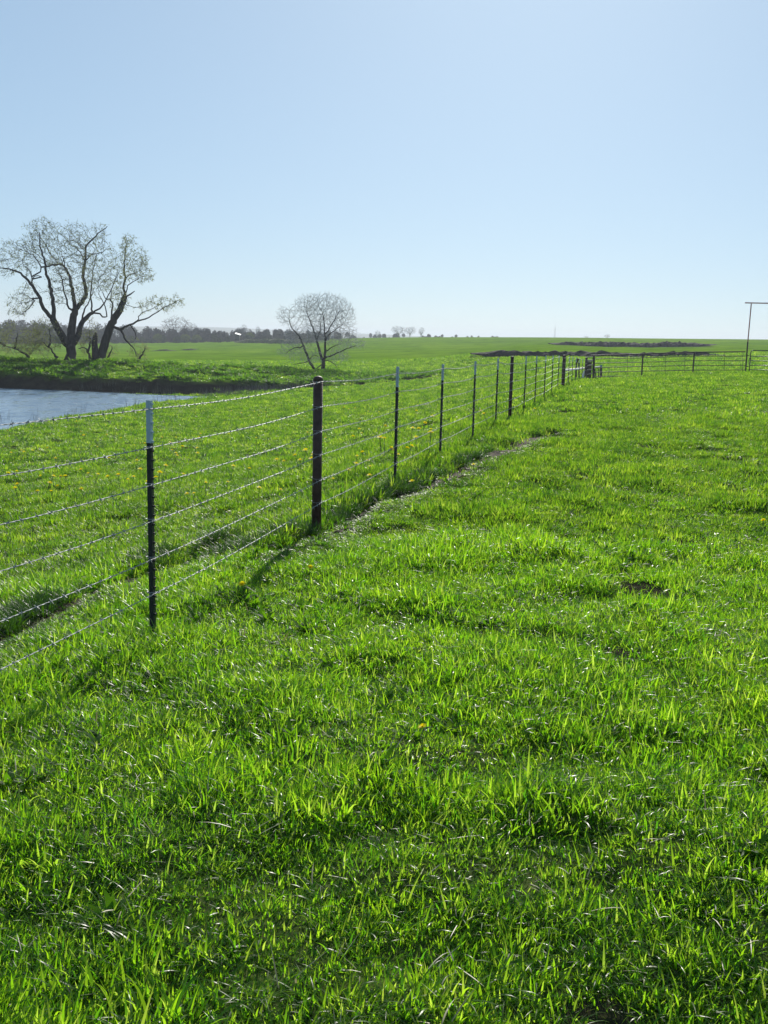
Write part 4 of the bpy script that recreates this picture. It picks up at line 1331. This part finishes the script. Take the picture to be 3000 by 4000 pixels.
clc += cloud([(*zt(960, 420), 110, 45), (*zt(1180, 500), 60, 28), (*zt(690, 560), 55, 30), (*zt(860, 620), 55, 30), (*zt(1070, 600), 55, 32), (*zt(780, 500), 50, 40), (*zt(1130, 400), 50, 40)], D2, 420, 1.0)
C_.grow(clc, 0.2, 2.4, 0.26, 80, (0, 0, 0.05), 0.18, first=8)
C_.build('bare_tree', 'round crowned leafless tree standing alone behind the dam', 'trees standing along the dam', M_BARK, M_TWIG2, None, 0, twl=(0.2, 0.5), ntw=2, tip=0.0085)

# dead stump beside the leaning trunk
mb = MB()
st = P(374, 1406, 87.5)
mb.tube([P(374, 1408, 87.5), P(372, 1375, 87.5), P(369, 1340, 87.5), P(373, 1312, 87.5), P(374, 1298, 87.5)], [0.36, 0.28, 0.26, 0.20, 0.07], 9)
tag(mb.build('tree_stump', M_BARK, smooth=True, origin=st), 'broken dead trunk between the big tree and the leaning trunk', 'stump')

# low brush about the feet of the trees
def shrub(name, label, d, base, ells, dens, leaf, nleaf, group, bark=M_BARK, twig=M_TWIG, lim=None):
    T = Tree()
    for i, b in enumerate(lim or [base]):
        trace(T, d, b, 0.10, 0.03, random.uniform(-0.4, 0.4), 0.04, 0.2)
    T.grow(cloud(ells, d, dens, 0.8), 0.24, 3.0, 0.34, 40, (0, 0, 0.02), 0.3)
    return T.build(name, label, group, bark, twig, leaf, nleaf, (0.03, 0.08), (0.2, 0.6), 2, 0.05, 0.011, 0.15)
shrub('brush', 'tangled low brush with a fallen branch at the left edge of the dam', 86, None, [(60, 1340, 90, 45), (20, 1300, 60, 45), (130, 1320, 60, 50)], 90, M_BUD, 2600, 'brush along the dam',
      lim=[[(112, 1396), (85, 1375), (50, 1358), (10, 1350)], [(60, 1366), (62, 1335), (70, 1300)], [(20, 1353), (-20, 1320), (-30, 1290)]])
shrub('brush', 'bent branchy brush leaning left just beside the big trunk', 86, None, [(150, 1340, 60, 50), (200, 1320, 45, 55), (175, 1275, 50, 40)], 90, M_BUD, 2000, 'brush along the dam',
      lim=[[(226, 1398), (208, 1378), (186, 1352), (165, 1335)], [(192, 1360), (196, 1330), (190, 1290)]])
shrub('brush', 'thin brush with arching twigs between the big tree and the dead trunk', 87, None, [(335, 1350, 30, 30), (345, 1310, 30, 35), (350, 1270, 25, 25)], 90, M_BUD, 700, 'brush along the dam',
      lim=[[(352, 1402), (345, 1375), (328, 1358), (305, 1362)], [(348, 1372), (352, 1330), (350, 1290)]])
shrub('brush', 'small grassy brush hanging by the bank right of the leaning trunk', 88.5, None, [(430, 1370, 30, 30), (560, 1375, 22, 25)], 70, M_BUD, 500, 'brush along the dam',
      lim=[[(420, 1408), (428, 1380), (440, 1350)], [(545, 1402), (556, 1380), (565, 1360)]])

# ------------------------------------------------------------------ far country
def crown_blob(v, f, c, rx, rz, n, s, tn=None):
    for _ in range(n):
        while True:
            a = Vector((random.uniform(-1, 1), random.uniform(-1, 1), random.uniform(-1, 1)))
            if 0.15 < a.length < 1: break
        q = Vector((c[0] + a.x * rx, c[1] + a.y * rx, c[2] + a.z * rz))
        u = Vector((random.gauss(0, 0.6), random.gauss(0, 0.6), abs(random.gauss(0.8, 0.6)))).normalized(); w = u.orthogonal().normalized()
        ss = s * random.uniform(0.5, 1.3)
        o = len(v); v += [tuple(q - u * ss), tuple(q + w * ss * 0.35), tuple(q + u * ss), tuple(q - w * ss * 0.35)]; f.append((o, o + 1, o + 2, o + 3))
        if tn is not None: tn += [random.random()] * 4

def wood(name, label, row, d, mat, n_, per, s, dj=12):
    """row: (px, base row, top row) along the wood"""
    v, f = [], []
    xs = [q[0] for q in row]
    for _ in range(n_):
        px = random.uniform(xs[0], xs[-1])
        yb = np.interp(px, xs, [q[1] for q in row]); yt = np.interp(px, xs, [q[2] for q in row])
        dd = d + random.uniform(-dj, dj * 2)
        b = P(px, yb, dd)
        zt_ = PY(px, yb - (yb - yt) * random.choice((0.35, 0.55, 0.75, 0.9, 1.0, 1.12)), b)
        b.z = min(b.z, gz(b.x, b.y) + 0.3)
        vis = (yb - yt) / FPX * d                      # what shows above the land in front
        h = max(zt_ - b.z, 1.0)
        rz = min(h, vis) * random.uniform(0.30, 0.45)
        crown_blob(v, f, (b.x, b.y, zt_ - rz), vis * random.uniform(0.22, 0.42), rz, per, s)
        crown_blob(v, f, (b.x, b.y, b.z + h * 0.4), vis * 0.4, h * 0.4, per // 2, s)
    me = bpy.data.meshes.new(name); me.from_pydata(v, [], f); me.materials.append(mat)
    return tag(obj(name, me), label, 'woodland', kind='stuff')
wood('woodland', 'dark leafless wood along the left far edge of the pasture',
     [(-700, 1350, 1250), (0, 1346, 1256), (250, 1343, 1262), (420, 1342, 1270), (550, 1341, 1280), (640, 1340, 1283), (760, 1338, 1286), (850, 1337, 1290), (960, 1336, 1292), (1100, 1332, 1290), (1200, 1329, 1300), (1330, 1324, 1304)], 400, M_WOOD, 330, 230, 0.42)
wood('woodland', 'paler green tinged brush in front of the dark far wood',
     [(-300, 1348, 1300), (100, 1346, 1298), (300, 1343, 1305), (600, 1341, 1310), (900, 1337, 1308), (1150, 1331, 1310)], 385, M_WOODG, 60, 150, 0.5, 5)
wood('woodland', 'thin blue grey hedgerow trees on the far skyline beyond the pasture',
     [(900, 1334, 1284), (1100, 1332, 1290), (1300, 1328, 1298), (1480, 1326, 1303), (1620, 1324, 1307), (1750, 1323, 1310), (1960, 1324, 1315)], 640, M_WOOD, 85, 150, 0.7, 60)

def bush(px, yb, yt, d, label, mat=M_BUDGREEN):
    v, f, tn = [], [], []
    b = P(px, yb, d); h = (yb - yt) / FPX * d
    crown_blob(v, f, (0, 0, h * 0.5), h * 0.55, h * 0.5, 420, 0.3, tn)
    for k in range(4): crown_blob(v, f, (random.uniform(-.4, .4) * h, random.uniform(-.3, .3) * h, h * random.uniform(0.35, 0.75)), h * 0.3, h * 0.25, 120, 0.3, tn)
    me = bpy.data.meshes.new('leaf_mass'); me.from_pydata(v, [], f); me.materials.append(mat)
    at = me.attributes.new('tint', 'FLOAT', 'POINT'); at.data.foreach_set('value', tn)
    r_ = empty('shrub', b, label, 'shrub', 'yellow green shrubs before the far wood')
    tag(place(obj('foliage', me), r_, (0, 0, 0)), kind='stuff')
    mb = MB()
    for k in range(4): mb.tube([(0, 0, -0.3), (random.uniform(-.3, .3) * h, random.uniform(-.2, .2) * h, h * 0.7)], [0.12, 0.04], 5)
    place(mb.build('stem', M_WOOD), r_, (0, 0, 0))
bush(617, 1340, 1303, 384, 'round yellow green shrub by the far wood, right of the leaning tree limb')
bush(722, 1338, 1305, 384, 'low yellow green shrub below the lone bare far tree')
bush(770, 1337, 1307, 384, 'wide dull green shrub right of the bare far tree')
bush(975, 1326, 1299, 390, 'yellow green shrub just right of the white roofed hut')
bush(690, 1339, 1316, 383, 'smallest yellow green shrub in the gap below the far wood')
bush(100, 1346, 1300, 384, 'dull green shrub behind the low brush at the left edge')

# bare trees on the skyline
def far_tree(px, yb, yt, wpx, d, label, lean=0.0, mat=M_TWIG2, tipr=None, leaf=None):
    T = Tree()
    h = (yb - yt) / FPX * d; b = P(px, yb, d); b.z = min(b.z, gz(b.x, b.y) + 0.3) if d < 450 else b.z
    top = PY(px, yt, b); h = top - b.z
    T.poly([b - Vector((0, 0, 0.2)), b + Vector((lean * h * 0.1, 0, h * 0.2)), b + Vector((lean * h * 0.25, 0, h * 0.45))], h * 0.032, h * 0.02, h / 30, h * 0.003)
    for k in range(5):
        a = 2 * math.pi * k / 5 + random.random()
        T.poly([b + Vector((lean * h * 0.1, 0, h * random.uniform(0.15, 0.4))), b + Vector((math.cos(a) * wpx / FPX * d * 0.25 + lean * h * 0.2, math.sin(a) * h * 0.15, h * 0.55)),
                b + Vector((math.cos(a) * wpx / FPX * d * 0.36 + lean * h * 0.3, math.sin(a) * h * 0.2, h * 0.78))], h * 0.016, h * 0.005, h / 30, h * 0.004)
    rx = wpx / FPX * d / 2
    at = []
    while len(at) < 520:
        q = Vector((random.uniform(-1, 1), random.uniform(-1, 1), random.uniform(-1, 1)))
        if q.length < 1: at.append((b.x + q.x * rx + lean * h * (0.25 + 0.2 * q.z), b.y + q.y * rx, b.z + h * 0.64 + q.z * h * 0.36))
    T.grow(at, h / 32, h * 0.3, h / 24, 34, (0, 0, 0.05), 0.2)
    return T.build('bare_tree', label, 'bare trees on the skyline', mat if leaf is None else mat, mat, leaf, 900 if leaf else 0, twl=(h * 0.03, h * 0.07), ntw=2, tip=tipr or h * 0.0022)
far_tree(690, 1338, 1232, 125, 392, 'widest leafless tree rising above the dark wood left of the lone tree', 0.0, M_TWIG)
far_tree(752, 1338, 1262, 45, 396, 'thin leafless tree beside the widest bare tree over the wood', 0.1, M_TWIG)
far_tree(952, 1337, 1266, 34, 397, 'small round bare tree above the white roofed hut', 0.05, M_TWIG)
far_tree(1008, 1336, 1272, 22, 400, 'narrow bare tree in the wood right of the hut', 0.0, M_TWIG)
far_tree(1560, 1322, 1271, 66, 470, 'leaning spread bare tree on the skyline, left of the pair', -0.25)
far_tree(1600, 1322, 1274, 50, 474, 'rounded bare tree on the skyline in the middle of the clump', 0.2)
far_tree(1643, 1322, 1277, 26, 472, 'small slender bare tree standing apart right of the skyline clump', 0.25)
far_tree(2370, 1325, 1305, 26, 520, 'bare tree peeping over the skyline above the pipe fence', 0.3)
far_tree(2290, 1324, 1312, 20, 540, 'tiny bare tree crown on the skyline left of the other', 0.0)
far_tree(1475, 1325, 1290, 26, 520, 'small grey bare tree on the hedgerow skyline near the lone tree', 0.0)

# far ridge beyond everything
mb = MB()
N_ = 160
vs, fs = [], []
for i in range(N_ + 1):
    a = R(-60 + 120 * i / N_)
    hgt = 16 * (0.4 + 0.8 * float(vnoise(np.array([i * 0.09]), np.array([3.3]), 81)[0])) * float(1 - 0.75 * sstep(-0.05, 0.12, np.array([a]))[0])
    for r_, z in ((1800, -11.5), (2400, -6 + hgt * 0.6), (2800, -4 + hgt), (3600, -11.5)):
        vs.append((r_ * math.sin(a), r_ * math.cos(a), z))
for i in range(N_):
    for k in range(3): fs.append((i * 4 + k, i * 4 + k + 1, (i + 1) * 4 + k + 1, (i + 1) * 4 + k))
mb.add(vs, fs)
M_RIDGE = simple('far_ridge', (0.06, 0.075, 0.045), (0.16, 0.17, 0.10), 0.006, 0.95, spec=0.05, stretch=(1, 1, 6))
o = mb.build('hills', M_RIDGE, smooth=True)
if o.data.polygons[0].normal.z < 0: o.data.flip_normals()
tag(o, 'pale distant ridge beyond the far wood', 'hills', kind='structure')

# banks of turned earth in the far field
def berm(name, rows, d, label, mat, cat, wid=2.6):
    """rows: (px, base row, top row)"""
    L = []
    for i in range(len(rows) - 1):
        n = max(2, int(abs(rows[i + 1][0] - rows[i][0]) / FPX * d / 0.35))
        for k in range(n):
            t = k / n
            L.append([rows[i][j] * (1 - t) + rows[i + 1][j] * t for j in range(3)])
    L.append(list(rows[-1]))
    v, f = [], []
    K = 9
    for i, (px, yb, yt) in enumerate(L):
        b = P(px, yb, d); h = (yb - yt) / FPX * d * 1.05
        for k in range(K):
            s = k / (K - 1) * 2 - 1
            y = b.y + s * wid * 0.5 + wid * 0.5
            hh = h * (1 - abs(s) ** 1.6) * (0.72 + 0.5 * float(vnoise(np.array([i * 0.31]), np.array([k * 0.9]), 91)[0])) if abs(s) < 0.99 else -0.3
            hh *= 0.8 + 0.3 * float(vnoise(np.array([i * 0.09]), np.array([1.7]), 92)[0])
            v.append((b.x + random.uniform(-.14, .14), y + random.uniform(-.15, .15), b.z + hh * (1 + random.gauss(0, 0.11)) * min(1, (i + 2) / 12, (len(L) - i + 1) / 12)))
    for i in range(len(L) - 1):
        for k in range(K - 1): f.append((i * K + k, (i + 1) * K + k, (i + 1) * K + k + 1, i * K + k + 1))
    mb = MB(); mb.add(v, f)
    o = mb.build(name, mat, origin=v[0])
    return tag(o, label, cat)
berm('earth_bank', [(1842, 1381, 1371), (1880, 1384, 1368), (2000, 1393, 1367), (2150, 1396, 1371), (2300, 1400, 1374), (2450, 1402, 1376), (2600, 1399, 1377), (2760, 1394, 1378), (2880, 1389, 1382)], 113,
     'long dark bank of turned earth just beyond the fence corner', M_EARTH, 'earth bank')
berm('earth_bank', [(2150, 1341, 1336), (2220, 1349, 1334), (2350, 1353, 1335), (2500, 1356, 1337), (2620, 1354, 1338), (2720, 1351, 1338), (2800, 1346, 1341)], 205,
     'farther dark bank of earth high on the field near the skyline', M_EARTH, 'earth bank', 4)
M_ROUGH = simple('rough_bank_grass', (0.045, 0.055, 0.02), (0.10, 0.12, 0.04), 1.2, 0.95, bump=0.8, spec=0.1)
berm('weedy_bank', [(915, 1338, 1330), (980, 1337, 1322), (1060, 1338, 1324), (1150, 1339, 1325), (1250, 1334, 1327)], 330, 'rough weedy bank on the far field right of the hut', M_ROUGH, 'bank', 5)
berm('weedy_bank', [(585, 1372, 1366), (630, 1371, 1362), (690, 1371, 1366)], 236, 'short dark weedy bank in the field behind the leaning tree', M_ROUGH, 'bank', 3)
berm('weedy_bank', [(708, 1366, 1362), (740, 1365, 1360), (770, 1364, 1361)], 240, 'small dark hollow bank right of the other in the left field', M_EARTH, 'bank', 3)

# hut with a white roof at the end of the wood
hb = P(928, 1328, 345)
hut = empty('hut', hb, 'small dark hut with a white sloping roof before the far wood', 'hut')
mb = MB(); mb.box((0, 0, 0.85), (1.3, 1.3, 1.9)); place(mb.build('wall', M_SHEDWALL), hut, (0, 0, 0))
mb = MB(); mb.box((0.15, -0.05, 2.0), (1.9, 1.9, 0.09), Matrix.Rotation(R(16), 3, 'Y') @ Matrix.Rotation(R(10), 3, 'X')); place(mb.build('roof', M_WHITE), hut, (0, 0, 0))
mb = MB(); mb.box((0.1, -0.66, 1.2), (0.6, 0.03, 0.4)); place(mb.build('window', M_GATE), hut, (0, 0, 0))

# lattice mast on the skyline
mp_ = P(2166, 1330, 900); mz = PY(2166, 1262, mp_) - mp_.z
mast = empty('radio_mast', mp_, 'thin lattice radio mast standing on the far skyline', 'mast')
for k in range(3):
    a = 2 * math.pi * k / 3 + 0.4
    mb = MB(); mb.tube([(math.cos(a) * 0.9, math.sin(a) * 0.9, 0), (math.cos(a) * 0.25, math.sin(a) * 0.25, mz * 0.75)], 0.06, 5); place(mb.build('leg', M_STEEL), mast, (0, 0, 0))
mb = MB(); mb.tube([(0, 0, mz * 0.75), (0, 0, mz)], 0.06, 5); place(mb.build('antenna', M_STEEL), mast, (0, 0, 0))
mb = MB()
for j in range(12):
    z0, z1 = mz * 0.75 * j / 12, mz * 0.75 * (j + 1) / 12
    r0, r1 = 0.9 - 0.65 * j / 12, 0.9 - 0.65 * (j + 1) / 12
    for k in range(3):
        a, b = 2 * math.pi * k / 3 + 0.4, 2 * math.pi * (k + 1) / 3 + 0.4
        mb.tube([(math.cos(a) * r0, math.sin(a) * r0, z0), (math.cos(b) * r1, math.sin(b) * r1, z1)], 0.035, 4)
tag(place(mb.build('lattice', M_STEEL), mast, (0, 0, 0)), kind='stuff')

# ------------------------------------------------------------------ air
HAZE = 0.0004
if HAZE:
    mb = MB(); mb.box((0, 0, 4.25), (9000, 9000, 36.5))
    m, nt, out = new_mat('haze')
    pv = nd(nt, 'ShaderNodeVolumePrincipled')
    pv.inputs['Color'].default_value = (0.86, 0.92, 1.0, 1)
    pv.inputs['Density'].default_value = HAZE
    pv.inputs['Anisotropy'].default_value = 0.2
    nt.links.new(pv.outputs[0], out.inputs['Volume'])
    tag(mb.build('haze', m), 'thin blue haze over the far country', 'haze', kind='stuff')
